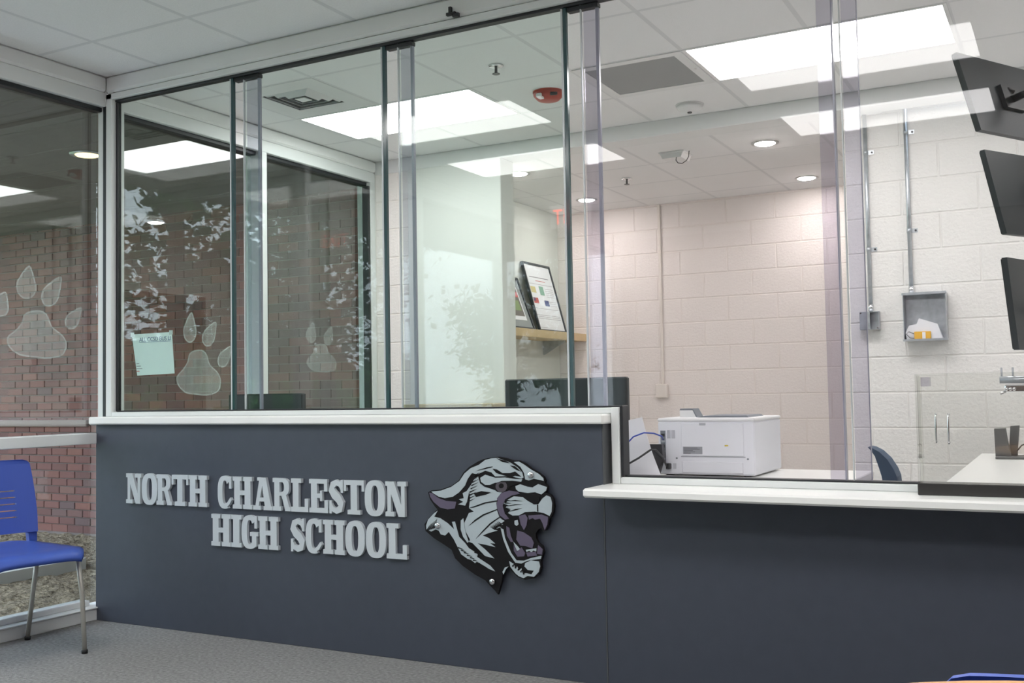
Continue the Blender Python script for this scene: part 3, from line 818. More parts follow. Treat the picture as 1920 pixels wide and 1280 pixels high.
# ================================================================== BLUE CHAIRS
def rounded(x0, x1, y0, y1, r, n=6):
    out = []
    for cx, cy, a in ((x1 - r, y1 - r, 0), (x0 + r, y1 - r, .5), (x0 + r, y0 + r, 1), (x1 - r, y0 + r, 1.5)):
        for k in range(n + 1):
            t = (a + .5 * k / n) * PI
            out.append((cx + r * math.cos(t), cy + r * math.sin(t)))
    return out
def make_chair(label, loc, rot, back_top=0.84):
    """faces local +x; origin on the floor"""
    c = thing('stacking_chair', label, 'chair', loc, 'blue lobby chairs')
    # seat: dished slab with a waterfall front
    nx, ny = 16, 12
    m = MB()
    def seat_pt(i, j, dz):
        u, v = i / nx, j / ny * 2 - 1
        x = -0.21 + 0.50 * u
        hw = 0.235 - 0.02 * (1 - u) - 0.05 * max(0, (u - .82) / .18) ** 2 - 0.03 * max(0, (.1 - u) / .1) ** 2
        z = 0.470 - 0.022 * math.sin(PI * min(1, u * 1.05)) * (1 - v * v) - 0.03 * max(0, (u - .78) / .22) ** 2 - 0.010 * abs(v) ** 6
        return (x, v * hw, z + dz)
    for dz in (0, -0.022):
        for j in range(ny + 1):
            for i in range(nx + 1):
                m.v.append(seat_pt(i, j, dz))
    N = (nx + 1) * (ny + 1)
    for j in range(ny):
        for i in range(nx):
            a = j * (nx + 1) + i
            m.f.append((a, a + 1, a + nx + 2, a + nx + 1)); m.f.append((N + a + nx + 1, N + a + nx + 2, N + a + 1, N + a))
    for i in range(nx):
        for j, s_ in ((0, 1), (ny, -1)):
            a = j * (nx + 1) + i
            m.f.append((a, N + a, N + a + 1, a + 1)[::s_])
    for j in range(ny):
        for i, s_ in ((0, -1), (nx, 1)):
            a = j * (nx + 1) + i
            m.f.append((a, N + a, N + a + nx + 1, a + nx + 1)[::s_])
    seat = put('seat', mesh('seat', m, 'blue', smooth=True), c)
    # backrest: curved shell of strips so the slots are real openings
    m = MB()
    def bx(z, v):                       # shell depth: leans back, wraps forward at the sides
        return -0.195 - 0.11 * (z - 0.46) + 0.035 * v * v
    def hw(z):
        t = (z - 0.50) / (back_top - 0.50)
        return 0.222 - 0.030 * max(0, t) ** 2 - 0.012 * max(0, .3 - t)
    zs = [0.505]
    slots = [(0.575 + 0.030 * k, 0.581 + 0.030 * k) for k in range(5)]
    for a, b in slots: zs += [a, b]
    zs += [z for z in (0.74, 0.77, 0.80) if z < back_top - 0.03] + [back_top - 0.02, back_top - 0.006, back_top]
    nv = 20
    def strip(za, zb, va, vb):
        i0 = len(m.v)
        n = max(2, int((vb - va) * 10))
        for k in range(n + 1):
            v = va + (vb - va) * k / n
            for z in (za, zb):
                w = hw(z) - (0.03 if z >= back_top else 0.010 if z >= back_top - 0.007 else 0)
                m.v.append((bx(z, v) + 0.008, v * w, z)); m.v.append((bx(z, v) - 0.008, v * w, z))
        for k in range(n):
            a = i0 + 4 * k; b = a + 4
            m.f += [(a, b, b + 2, a + 2), (a + 1, a + 3, b + 3, b + 1), (a, a + 1, b + 1, b), (a + 2, b + 2, b + 3, a + 3)]
        m.f += [(i0, i0 + 2, i0 + 3, i0 + 1), (b, b + 1, b + 3, b + 2)]
    for za, zb in zip(zs[:-1], zs[1:]):
        if (za, zb) in slots:
            strip(za, zb, -1, -0.62); strip(za, zb, 0.62, 1)
        else:
            strip(za, zb, -1, 1)
    back = put('backrest', mesh('backrest', m, 'blue', smooth=False), c)
    for s_ in (-1, 1):                  # the two plastic struts down to the seat
        put('back_strut', mesh('back_strut', MB().prism([(s_ * 0.222, 0.56), (s_ * 0.150, 0.515), (s_ * 0.183, 0.50), (s_ * 0.190, 0.44), (s_ * 0.224, 0.44)], -0.205, -0.175, 'X'), 'blue'), c)
    for s_ in (-1, 1):
        f = [(0.215, s_ * 0.205, 0.446), (0.235, s_ * 0.218, 0.25), (0.25, s_ * 0.222, 0.012)]
        b = [(-0.10, s_ * 0.195, 0.446), (-0.16, s_ * 0.20, 0.25), (-0.225, s_ * 0.206, 0.012)]
        for pts in (f, b):
            lg = put('leg', mesh('leg', MB().tube(pts, 0.0105, 12), 'chrome', smooth=True), c)
            e = pts[-1]
            put('glide', mesh('glide', MB().lathe([(0.013, 0.0), (0.014, 0.014), (0.011, 0.018)], (e[0], e[1], 0.0), 12), 'rubber', smooth=True), lg)
        put('side_rail', mesh('side_rail', MB().tube([(0.22, s_ * 0.203, 0.438), (0.05, s_ * 0.2, 0.432), (-0.11, s_ * 0.195, 0.438)], 0.010, 10), 'chrome', smooth=True), c)
    put('cross_rail', mesh('cross_rail', MB().tube([(0.18, -0.203, 0.436), (0.18, 0.203, 0.436)], 0.009, 10), 'chrome', smooth=True), c)
    c.rotation_euler = (0, 0, rot)
    return c
make_chair('blue plastic chair with slotted back beside the left window', (0.235, -0.672, 0), math.radians(-10))
ch2 = make_chair('blue plastic chair tucked behind the round wooden table', (4.40, -2.36, 0), math.radians(-93), 0.735)

tb = thing('round_table', 'round orange wooden table at the bottom right corner', 'table', (4.487, -2.72, 0))
part('table_top', MB().lathe([(0.47, 0.728), (0.495, 0.734), (0.50, 0.745), (0.50, 0.752), (0.495, 0.758)], (4.487, -2.72, 0), 64), 'table', tb)
part('pedestal', MB().lathe([(0.04, 0.03), (0.035, 0.10), (0.035, 0.728)], (4.487, -2.72, 0), 20), 'black', tb, True)
part('base', MB().lathe([(0.30, 0.0), (0.30, 0.012), (0.06, 0.035)], (4.487, -2.72, 0), 32), 'black', tb, True)

# ================================================================== OFFICE FURNITURE
dk = thing('reception_desk', 'long white desk behind the glass screen under the printer', 'desk', (1.7, 0.55, 0))
part('desk_top', MB().bbox(0.06, 3.62, 0.15, 1.02, 0.715, 0.748, 0.004), 'solid', dk)
part('side_panel', MB().box(0.10, 0.13, 0.2, 0.98, 0.0, 0.715), 'solid', dk)
part('side_panel', MB().box(3.56, 3.59, 0.2, 0.98, 0.0, 0.715), 'solid', dk)
dk2 = thing('return_desk', 'white desk running to the white block wall on the right', 'desk', (4.6, 1.5, 0))
part('desk_top', MB().bbox(3.952, 5.3, 0.16, 2.29, 0.72, 0.75, 0.004), 'solid', dk2)
part('side_panel', MB().box(3.98, 4.01, 0.4, 2.2, 0.0, 0.72), 'solid', dk2)
part('side_panel', MB().box(5.24, 5.27, 0.4, 2.2, 0.0, 0.72), 'solid', dk2)

def monitor(label, x0, x1, y, ztop, zbot, ztable=0.748, tilt=0.0):
    t = thing('computer_monitor', label, 'monitor', ((x0 + x1) / 2, y, ztable))
    part('back_shell', MB().bbox(x0, x1, y, y + 0.03, zbot, ztop, 0.006), 'screen', t)
    part('bezel', MB().box(x0 + 0.004, x1 - 0.004, y + 0.0295, y + 0.036, zbot + 0.004, ztop - 0.004), 'black', t)
    xm = (x0 + x1) / 2
    part('stand_neck', MB().bbox(xm - 0.03, xm + 0.03, y - 0.03, y - 0.001, ztable + 0.014, zbot + 0.16, 0.006), 'black', t)
    part('stand_foot', MB().prism(rounded(xm - 0.12, xm + 0.12, y - 0.10, y + 0.10, 0.03), ztable, ztable + 0.014, 'Z'), 'black', t)
    return t
monitor('large dark computer monitor seen from behind at the end of the glass', 2.045, 2.660, 0.60, 1.172, 0.83)
monitor('smaller dark monitor back low behind the far left glass', 0.320, 0.834, 0.60, 1.127, 0.80)

# stacked screens on a pole, seen from behind
rack = [((4.097, .95, 2.15), (4.016, .931, 2.48), 60.6, 'topmost black screen of the three hung at the right edge'),
        ((4.176, .95, 1.715), (4.11, .876, 2.052), 58.6, 'middle black screen of the three hung at the right edge'),
        ((4.203, .95, 1.247), (4.174, .908, 1.616), 68.7, 'lowest black screen of the three hung at the right edge')]
pole = thing('screen_pole', 'tall black pole holding three black screens at the right edge', 'pole', (4.56, 1.22, 0.75))
part('pole_tube', MB().tube([(4.56, 1.22, 0.765), (4.56, 1.22, 2.76)], 0.022, 16), 'black', pole, True)
part('pole_foot', MB().lathe([(0.14, 0.0), (0.14, 0.012), (0.03, 0.03)], (4.56, 1.22, 0.75), 28), 'black', pole, True)
for Bp, Tp, th, lb in rack:
    Bv, Tv = Vector(Bp), Vector(Tp)
    u = Vector((math.cos(math.radians(th)), math.sin(math.radians(th)), 0))
    upv = Tv - Bv
    n = u.cross(upv).normalized()              # points to the lobby side
    t = thing('hanging_screen', lb, 'screen', tuple(Bv + u * 0.275), 'stacked screens on the pole')
    def slab(a0, a1, b0, b1, d0, d1):
        m = MB()
        m.box(0, 1, 0, 1, 0, 1)
        hh = upv.length
        m.v = [tuple(Bv + u * (a0 + (a1 - a0) * x) + upv * ((b0 + (b1 - b0) * z)) + n * (d0 + (d1 - d0) * y)) for x, y, z in m.v]
        return m
    part('back_shell', slab(0, 0.56, 0, 1, -0.022, 0.0), 'screen', t)
    part('bezel', slab(0.004, 0.556, 0.012, 0.988, -0.028, -0.022), 'black', t)
    part('mount_plate', slab(0.22, 0.36, 0.36, 0.66, 0.0, 0.018), 'black', t)
    mid = Bv + u * 0.29 + upv * 0.5 + n * 0.018
    part('mount_arm', MB().tube([tuple(mid), tuple(mid + n * 0.05), (4.56, 1.22, mid.z)], 0.016, 10), 'black', t, True)
    part('arm_knob', MB().tube([tuple(mid + Vector((0, 0, .03))), tuple(mid + Vector((-.05, -.03, .05)))], 0.01, 8), 'black', t, True)

# printer
pr = thing('laser_printer', 'boxy white laser printer seen from behind through the glass', 'printer', (3.025, 0.76, 0.748))
x0, x1, y0, y1, z0, z1 = 2.817, 3.234, 0.55, 0.98, 0.748, 0.990
body = part('body', MB().bbox(x0, x1, y0, y1, z0 + 0.006, z1 - 0.014, 0.006), 'printer', pr)
for dx in (0.04, x1 - x0 - 0.04):
    for dy in (0.04, 0.38):
        part('foot', MB().box(x0 + dx - .015, x0 + dx + .015, y0 + dy - .015, y0 + dy + .015, z0, z0 + 0.008), 'rubber', pr)
part('top_cover', MB().bbox(x0 - 0.002, x1 + 0.002, y0 - 0.002, y1, z1 - 0.014, z1, 0.005), 'printer_side', pr)
part('output_tray', MB().prism([(x0 + .14, z1), (x0 + .18, z1 + .008), (x1 - .06, z1 + .008), (x1 - .05, z1)], y0 + .1, y0 + .34), 'printer_dark', pr)
cp = part('control_panel', MB().prism([(x0 + .045, z1 - .002), (x0 + .045, z1 + .030), (x0 + .102, z1 + .030), (x0 + .118, z1 - .002)], y0 + .16, y0 + .24), 'printer_side', pr)
part('panel_lid', MB().prism([(x0 + .043, z1 + .030), (x0 + .046, z1 + .037), (x0 + .103, z1 + .037), (x0 + .124, z1 - .001), (x0 + .118, z1 - .001), (x0 + .101, z1 + .030)], y0 + .162, y0 + .245), 'printer_dark', cp)
rd = part('rear_door', MB().bbox(x0 + .105, x1 - .045, y0 - 0.004, y0 + 0.004, z0 + .085, z1 - .020, .002), 'printer', pr)
part('door_latch', MB().box(x0 + .185, x0 + .212, y0 - .006, y0 - .003, z1 - .030, z1 - .020), 'printer_line', rd)
part('spec_label', MB().box(x0 + .112, x0 + .196, y0 - .0052, y0 - .0035, z0 + .092, z0 + .123), 'label', rd)
for k in range(5):
    part('label_print', MB().box(x0 + .115, x0 + .115 + (.03, .05, .04, .07, .06)[k], y0 - .0056, y0 - .0050, z0 + .095 + .0055 * k, z0 + .0972 + .0055 * k), 'label_ink', rd)
part('warning_sticker', MB().box(x0 + .292, x0 + .307, y0 - .0052, y0 - .0035, z0 + .126, z0 + .131), 'yellow', rd)
part('seam', MB().box(x0 + .101, x1 - .04, y0 - .001, y0 + .001, z0 + .079, z0 + .0835), 'printer_line', pr)
part('lower_cover', MB().bbox(x0 + .105, x1 - .05, y0 - 0.005, y0 + 0.004, z0 + .012, z0 + .062, .004), 'printer', pr)
part('port_panel', MB().box(x0 + .012, x0 + .034, y0 - .002, y0 + .002, z0 + .055, z1 - .052), 'printer_dark', pr)
for k, (dz, h_) in enumerate(((.165, .012), (.140, .010), (.118, .012), (.100, .006), (.085, .008), (.068, .006))):
    part('port', MB().box(x0 + .016, x0 + .031, y0 - .0035, y0 - .001, z0 + dz, z0 + dz + h_), 'steel' if k % 2 else 'black', pr)
for gx in (.042, .062):
    for k in range(5):
        part('vent_slot', MB().box(x0 + gx + .0032 * k, x0 + gx + .0032 * k + .0014, y0 - .0012, y0 + .001, z1 - .085, z1 - .050), 'printer_line', pr)
for k in range(5):
    part('vent_slot', MB().box(x0 + .066 + .0028 * k, x0 + .066 + .0028 * k + .0012, y0 - .0012, y0 + .001, z0 + .028, z0 + .052), 'printer_line', pr)
for sx, sz in ((x0 + .082, z0 + .074), (x1 - .030, z0 + .074)):
    part('screw', MB().lathe([(0.004, 0), (0.004, -0.003)], (sx, y0, sz), 10, 'Y'), 'printer_dark', pr)
pc = thing('power_cord', 'black power cord plugged into the back of the printer', 'cord', (2.86, 0.53, 0.748))
part('plug', MB().bbox(x0 + .042, x0 + .060, y0 - .030, y0 - .0055, z0 + .028, z0 + .053, .003), 'black', pc)
part('wire', MB().tube([(x0 + .046, y0 - .028, z0 + .040), (2.885, 0.42, 0.832), (2.873, 0.37, 0.866), (2.858, 0.352, 0.868), (2.807, 0.345, 0.834), (2.755, 0.345, 0.806), (2.70, 0.345, 0.770)], .0042, 8), 'black', pc, True)
solo('network_cable', MB().tube([(x0 + .024, y0 - .004, z0 + .152), (2.868, .46, .918), (2.862, .38, .934), (2.828, .355, .937), (2.786, .345, .921), (2.754, .345, .89), (2.735, .345, .84), (2.74, .345, .78), (2.78, .335, .756)], .0032, 8), 'blue_cable', 'thin blue network cable looping from the printer', 'cable', smooth=True)
ps = solo('paper_sheet', MB().prism([(2.725, 0.750), (2.735, 0.985), (2.805, 1.000), (2.820, 0.935), (2.846, 0.852), (2.885, 0.750)], 0.40, 0.4015), 'paper', 'white sheet of paper propped up left of the printer', 'paper')
solo('desk_organizer', MB().prism([(2.80, 0.749), (2.80, 0.884), (2.862, 0.884), (2.866, 0.83), (2.84, 0.749)], 0.47, 0.50), 'black', 'small black stand behind the paper beside the printer', 'stand')

cr_ = thing('low_cabinet', 'low tan cabinet against the pale wall panel', 'cabinet', (0.80, 2.25, 0))
part('cabinet_body', MB().box(0.46, 1.11, 2.12, 2.40, 0.0, 1.016), 'tan', cr_)
part('cabinet_top', MB().bbox(0.44, 1.13, 2.10, 2.405, 1.016, 1.042, .003), 'tan', cr_)

bc = thing('task_chair', 'slate blue office chair back peeking above the desk', 'chair', (3.60, 1.50, 0))
prof = []
m = MB()
for k in range(9):
    t = k / 8
    xx = 3.530 + 0.125 * t ** 0.8; zz = 0.822 - 0.30 * t ** 1.7
    prof.append((xx, zz))
poly = [(3.530, .826), (3.548, .822), (3.580, .805), (3.615, .770), (3.642, .725), (3.655, .690), (3.66, .60), (3.60, .60), (3.588, .690), (3.574, .740), (3.560, .785), (3.545, .808)]
part('backrest', MB().prism(poly, 1.42, 1.56), 'blue_chair', bc)
part('seat', MB().bbox(3.50, 3.90, 1.28, 1.72, 0.44, 0.52, .03), 'blue_chair', bc)
part('gas_post', MB().tube([(3.66, 1.50, 0.06), (3.66, 1.50, 0.44)], .025, 12), 'black', bc, True)
part('star_base', MB().box(3.40, 3.92, 1.48, 1.52, 0.0, 0.06).box(3.64, 3.68, 1.25, 1.75, 0.0, 0.06), 'black', bc)
part('back_bar', MB().box(3.61, 3.65, 1.46, 1.52, 0.45, 0.64), 'black', bc)

# little grey device and its cable on the right desk
sp = thing('desk_speaker', 'pair of small grey upright speakers on the right white desk', 'speaker', (4.09, 1.9, 0.75))
part('speaker_left', MB().prism([(4.046, .762), (4.044, .895), (4.094, .897), (4.100, .84), (4.115, .762)], 1.86, 1.92), 'devgrey', sp)
part('speaker_right', MB().prism([(4.100, .762), (4.112, .905), (4.152, .908), (4.138, .762)], 1.93, 1.98), 'devgrey', sp)
part('base', MB().bbox(4.046, 4.24, 1.84, 2.0, .750, .763, .003), 'devgrey', sp)
solo('device_cable', MB().tube([(4.14, 1.9, .79), (4.16, 1.88, .815), (4.19, 1.87, .83), (4.24, 1.87, .80), (4.26, 1.87, .755)], .0035, 8), 'devgrey', 'thin grey cable curling behind the small speakers', 'cable', smooth=True)

cl = thing('clamp_bracket', 'chrome clamp bracket with two screws at the right edge', 'bracket', (4.21, 0.30, 0.75))
part('bar', MB().tube([(4.163, .30, 1.126), (4.34, .30, 1.124)], .0125, 14), 'steel', cl, True)
part('clamp_block', MB().bbox(4.178, 4.33, .285, .325, 1.082, 1.108, .004), 'silver', cl)
for sx in (4.170, 4.205):
    part('pin', MB().tube([(sx, .30, 1.13), (sx, .30, 1.168)], .0032, 8), 'steel', cl, True)
for sx in (4.184, 4.196, 4.208):
    part('screw', MB().lathe([(.006, 0), (.006, -.006), (.003, -.009)], (sx, .284, 1.094), 12, 'Y'), 'silver', cl, True)
part('lever', MB().tube([(4.18, .29, 1.085), (4.166, .28, 1.078)], .005, 8), 'silver', cl, True)
part('post', MB().tube([(4.285, .31, .751), (4.285, .31, 1.09)], .011, 12), 'steel', cl, True)
part('post_foot', MB().lathe([(.04, 0), (.04, .008), (.015, .012)], (4.285, .31, .75), 16), 'steel', cl, True)

# acrylic pass-through hood on its black tray
hd = thing('acrylic_hood', 'clear acrylic guard box on a black tray at the right of the counter', 'guard', (4.5, 0.0, 0.755))
part('tray', MB().bbox(3.926, 5.1, -0.036, 0.048, 0.755, 0.793, .002), 'dark_base', hd)
t_ = .006
part('side_sheet', MB().box(3.928, 3.928 + t_, -0.030, 0.046, 0.793, 1.144), 'acrylic_box', hd)
part('front_sheet', MB().box(3.934, 5.09, -0.032, -0.027, 0.793, 1.144), 'acrylic_box', hd)
part('top_sheet', MB().box(3.928, 5.09, -0.032, 0.046, 1.144, 1.149), 'acrylic_box', hd)
part('corner_block', MB().box(3.945, 3.972, -0.02, 0.02, 1.108, 1.138), 'acrylic_strip', hd)
part('corner_rod', MB().box(3.934, 3.946, -0.026, -0.012, 0.80, 1.14), 'acrylic_box', hd)
hz = [(4.0245, 1.018), (4.0245, 0.925)]
def pull(x, yy):
    return MB().tube([(x, yy + .024, 1.016), (x, yy, 1.018), (x, yy - .003, 1.010), (x, yy - .003, .933), (x, yy, .925), (x, yy + .024, .927)], .0032, 8)
part('handle_and_reflection', pull(4.028, -.055), 'silver', hd, True)
part('handle_and_reflection', pull(3.985, -.004), 'silver', hd, True)  # second bar is the handle's reflection in the acrylic, built solid

# ================================================================== WHITE WALL FITTINGS
YW = 2.64
def conduit(x, zt, zb, label):
    t = thing('wall_conduit', label, 'conduit', (x, YW - .012, zb))
    part('pipe', MB().tube([(x, YW - .014, zb), (x, YW - .014, zt)], .0115, 12), 'steel', t, True)
    part('coupling', MB().tube([(x, YW - .014, zb), (x, YW - .014, zb + .04)], .0155, 12), 'silver', t, True)
    for z in (zb + .36, zb + .93):
        s_ = part('strap', MB().box(x - .014, x + .045, YW - .004, YW - .001, z - .012, z + .012), 'steel', t)
        part('strap_loop', MB().tube([(x, YW - .014, z - .012), (x, YW - .014, z + .012)], .0135, 12), 'steel', s_, True)
        part('screw', MB().lathe([(.006, 0), (.006, -.004)], (x + .034, YW - .004, z), 10, 'Y'), 'black', s_)
conduit(3.372, 2.70, 1.545, 'steel conduit running down to the small junction box')
conduit(3.597, 2.70, 1.636, 'steel conduit running down to the open wall box')
jb = thing('junction_box', 'small square steel junction box on the white block wall', 'electrical box', (3.367, YW, 1.437))
def open_box(t, x0, x1, z0, z1, d, w=.004, lip=.0):
    part('back_plate', MB().box(x0, x1, YW - .004, YW - .0005, z0, z1), 'steel', t)
    part('side', MB().box(x0, x0 + w, YW - d, YW - .004, z0, z1), 'steel', t)
    part('side', MB().box(x1 - w, x1, YW - d, YW - .004, z0, z1), 'steel', t)
    part('side', MB().box(x0 + w, x1 - w, YW - d, YW - .004, z0, z0 + w), 'steel', t)
    part('side', MB().box(x0 + w, x1 - w, YW - d, YW - .004, z1 - w, z1), 'steel', t)
open_box(jb, 3.314, 3.421, 1.437, 1.541, .055)
part('cover_half', MB().bbox(3.314, 3.372, YW - .058, YW - .054, 1.437, 1.541, .001), 'steel', jb)
for sx, sz in ((3.322, 1.533), (3.413, 1.445)):
    part('screw', MB().lathe([(.005, 0), (.005, -.004)], (sx, YW - .056, sz), 10, 'Y'), 'silver', jb)
wb = thing('wall_box', 'larger open steel wall box holding white papers', 'electrical box', (3.67, YW, 1.363))
open_box(wb, 3.557, 3.784, 1.363, 1.630, .09)
part('flange', MB().box(3.553, 3.788, YW - .092, YW - .088, 1.620, 1.634).box(3.553, 3.788, YW - .092, YW - .088, 1.359, 1.371), 'steel', wb)
pb = solo('paper_bundle', MB().prism([(3.57, 1.372), (3.565, 1.41), (3.585, 1.45), (3.625, 1.455), (3.638, 1.488), (3.70, 1.465), (3.735, 1.452), (3.76, 1.372)], YW - .07, YW - .02), 'paper', 'crumpled white papers lying in the open wall box', 'paper')
ob = thing('circuit_board', 'small orange and yellow board in the open wall box', 'board', (3.66, YW - .08, 1.368))
part('board', MB().bbox(3.612, 3.70, YW - .084, YW - .074, 1.368, 1.412, .002), 'orange', ob)
part('chip', MB().box(3.655, 3.672, YW - .087, YW - .083, 1.372, 1.408), 'paper', ob)
solo('loose_wire', MB().tube([(3.612, YW - .085, 1.40), (3.585, YW - .09, 1.413), (3.572, YW - .09, 1.40), (3.590, YW - .088, 1.378), (3.613, YW - .085, 1.375)], .0022, 6), 'devgrey', 'thin grey wire loop hanging out of the open wall box', 'wire', smooth=True)

# back wall raceway
rc = thing('wall_raceway', 'cream painted conduit running down the back wall to an outlet box', 'conduit', (1.322, YB, 1.04))
part('pipe', MB().bbox(1.313, 1.337, YB - .018, YB + .001, 1.155, 2.695, .004), 'beige_pipe', rc)
part('outlet_box', MB().bbox(1.270, 1.372, YB - .055, YB + .001, 1.042, 1.158, .006), 'beige_pipe', rc)

# shelf with pictures
sh = thing('wall_shelf', 'light maple shelf along the back room side wall', 'shelf', (0.48, 3.7, 1.548))
part('board', MB().bbox(0.351, 0.618, 2.75, YB - .002, 1.548, 1.612, .002), 'wood', sh)
for y in (3.0, 4.4):
    part('bracket', MB().prism([(0.351, 1.548), (0.351, 1.43), (0.365, 1.43), (0.56, 1.535), (0.56, 1.548)], y - .01, y + .01), 'steel', sh)
def lean_frame(label, ya, yb, ht, border, matw, foot=0.535):
    """picture leaning back on the side wall, facing +x"""
    t = thing('picture_frame', label, 'picture', (foot, (ya + yb) / 2, 1.612))
    top = 0.372
    bv = Vector((foot, 0, 1.6135)); tv = Vector((top, 0, 1.6135 + math.sqrt(ht * ht - (foot - top) ** 2)))
    upv = (tv - bv) / ht
    nrm = Vector((upv.z, 0, -upv.x))
    def slab(y0, y1, a, b, d0, d1):
        m = MB().box(0, 1, 0, 1, 0, 1)
        m.v = [tuple(bv + upv * (a + (b - a) * z) + nrm * (d0 + (d1 - d0) * x) + Vector((0, y0 + (y1 - y0) * y, 0))) for x, y, z in m.v]
        return m
    fr = slab(ya, yb, 0, border, -.018, .004)
    for q in (slab(ya, yb, ht - border, ht, -.018, .004), slab(ya, ya + border, border, ht - border, -.018, .004), slab(yb - border, yb, border, ht - border, -.018, .004)):
        i = len(fr.v); fr.v += q.v; fr.f += [tuple(i + k for k in f) for f in q.f]
    part('frame', fr, 'frame_black', t)
    part('backing', slab(ya + .002, yb - .002, .002, ht - .002, -.016, -.010), 'mat_grey', t)
    return t, slab
t, slab = lean_frame('tall black-framed certificate with small flags on the shelf', 3.985, 4.50, 0.615, .016, 0)
part('sheet', slab(4.001, 4.484, .016, .599, -.010, -.006), 'paper', t)
pr_ = lambda nm, y0, y1, a, b, mt: part(nm, slab(y0, y1, a, b, -.006, -.0052), mt, t)
pr_('seal', 4.19, 4.27, .33, .41, 'print_green'); pr_('flag', 4.03, 4.12, .345, .40, 'print_yellow')
pr_('flag', 4.03, 4.12, .25, .30, 'print_red'); pr_('flag_canton', 4.03, 4.07, .27, .30, 'print_blue'); pr_('flag', 4.23, 4.31, .235, .285, 'print_blue')
pr_('text_line', 4.06, 4.42, .485, .492, 'ink'); pr_('text_line', 4.16, 4.34, .455, .460, 'print_red')
for k in range(5): pr_('text_line', 4.30, 4.45, .32 + .018 * k, .3225 + .018 * k, 'ink')
for k in range(3): pr_('text_line', 4.32, 4.45, .24 + .018 * k, .2425 + .018 * k, 'ink')
for z in (.425, .205, .145, .130, .115): pr_('text_line', 4.02, 4.46, z, z + .003, 'ink')
pr_('text_line', 4.03, 4.16, .035, .038, 'ink')
t, slab = lean_frame('smaller black-framed photograph with grey mat, half hidden by the pale wall', 3.42, 3.90, 0.47, .02, 0)
part('mat_board', slab(3.44, 3.88, .02, .45, -.010, -.006), 'mat_grey', t)
part('sheet', slab(3.50, 3.82, .085, .385, -.006, -.005), 'paper', t)
part('photo', slab(3.515, 3.805, .12, .372, -.005, -.0045), 'photo_dark', t)
part('photo_lawn', slab(3.515, 3.78, .17, .26, -.0045, -.0040), 'photo_green', t)
part('photo_flag', slab(3.68, 3.80, .29, .335, -.0045, -.0040), 'print_red', t)

# ================================================================== CEILING FITTINGS
def downlight(x, y, lb):
    t = thing('downlight', lb, 'light', (x, y, HB), 'back room downlights')
    part('trim_ring', MB().lathe([(.088, -.004), (.088, .002), (.07, .002), (.07, -.004)], (x, y, HB - .002), 28), 'white_plastic', t, True)
    part('lens', MB().lathe([(.02, -.014), (.05, -.011), (.066, -.004), (.069, .0)], (x, y, HB - .002), 28), 'down', t)
downlight(2.69, 3.00, 'round recessed downlight right of the dangling cable')
downlight(2.67, 4.29, 'round recessed downlight nearest the back wall on the right')
downlight(0.89, 4.18, 'round recessed downlight above the framed certificate')
downlight(0.90, 2.95, 'round recessed downlight just behind the pale wall edge')

rv = thing('return_grille', 'square perforated return air grille beside the light panel', 'vent', (2.435, 1.52, H))
f = MB()
gx0, gx1, gy0, gy1 = 2.137, 2.733, 1.222, 1.818
f.box(gx0, gx1, gy0, gy0 + .05, H - .006, H + .02).box(gx0, gx1, gy1 - .05, gy1, H - .006, H + .02).box(gx0, gx0 + .05, gy0 + .05, gy1 - .05, H - .006, H + .02).box(gx1 - .05, gx1, gy0 + .05, gy1 - .05, H - .006, H + .02)
part('frame', f, 'white_plastic', rv)
part('perforated_face', MB().box(gx0 + .05, gx1 - .05, gy0 + .05, gy1 - .05, H - .003, H + .01), 'perf', rv)
for sx, sy in ((gx0 + .02, gy0 + .3), (gx1 - .02, gy0 + .3)):
    part('screw', MB().lathe([(.006, 0), (.006, -.003)], (sx, sy, H - .006), 10), 'silver', rv)

sv = thing('supply_diffuser', 'square louvred supply air diffuser near the left window', 'vent', (0.605, 0.91, H))
cx, cy = 0.605, 0.91
def sq_ring(ro, ri, zo, zi):
    m = MB()
    m.v = [(cx + sx * r, cy + sy * r, z) for r, z in ((ro, zo), (ri, zi)) for sx, sy in ((-1, -1), (1, -1), (1, 1), (-1, 1))]
    m.v += [(a, b, c + .003) for a, b, c in m.v]
    for k in range(4):
        j = (k + 1) % 4
        m.f += [(k, j, 4 + j, 4 + k), (8 + k, 12 + k, 12 + j, 8 + j), (k, 8 + k, 8 + j, j), (4 + k, 4 + j, 12 + j, 12 + k)]
    return m
part('outer_frame', sq_ring(.297, .165, H - .003, H - .002), 'white_plastic', sv)
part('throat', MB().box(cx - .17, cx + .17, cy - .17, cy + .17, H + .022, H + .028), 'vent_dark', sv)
for k, r in enumerate((.160, .118, .076)):
    part('louvre', sq_ring(r, r - .016, H + .012, H - .003), 'white_plastic', sv)
part('centre_plate', MB().bbox(cx - .035, cx + .035, cy - .035, cy + .035, H - .004, H + .002, .001), 'white_plastic', sv)
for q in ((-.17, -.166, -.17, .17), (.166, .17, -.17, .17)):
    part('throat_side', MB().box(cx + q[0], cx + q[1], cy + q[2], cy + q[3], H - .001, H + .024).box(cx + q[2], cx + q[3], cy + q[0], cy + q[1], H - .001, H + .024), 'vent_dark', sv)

def sprinkler(x, y, z, lb):
    t = thing('sprinkler_head', lb, 'sprinkler', (x, y, z), 'ceiling sprinklers')
    part('escutcheon', MB().lathe([(.040, -.003), (.036, -.010), (.018, -.014)], (x, y, z), 20), 'silver', t, True)
    part('frame_arms', MB().tube([(x, y, z - .012), (x, y, z - .045)], .008, 10), 'devgrey', t, True)
    part('deflector', MB().lathe([(.020, -.048), (.020, -.045)], (x, y, z), 16), 'devgrey', t)
sprinkler(1.839, 0.944, H, 'chrome sprinkler head on the office ceiling above the red alarm')
sprinkler(1.503, 3.552, HB, 'small sprinkler head on the back room ceiling')

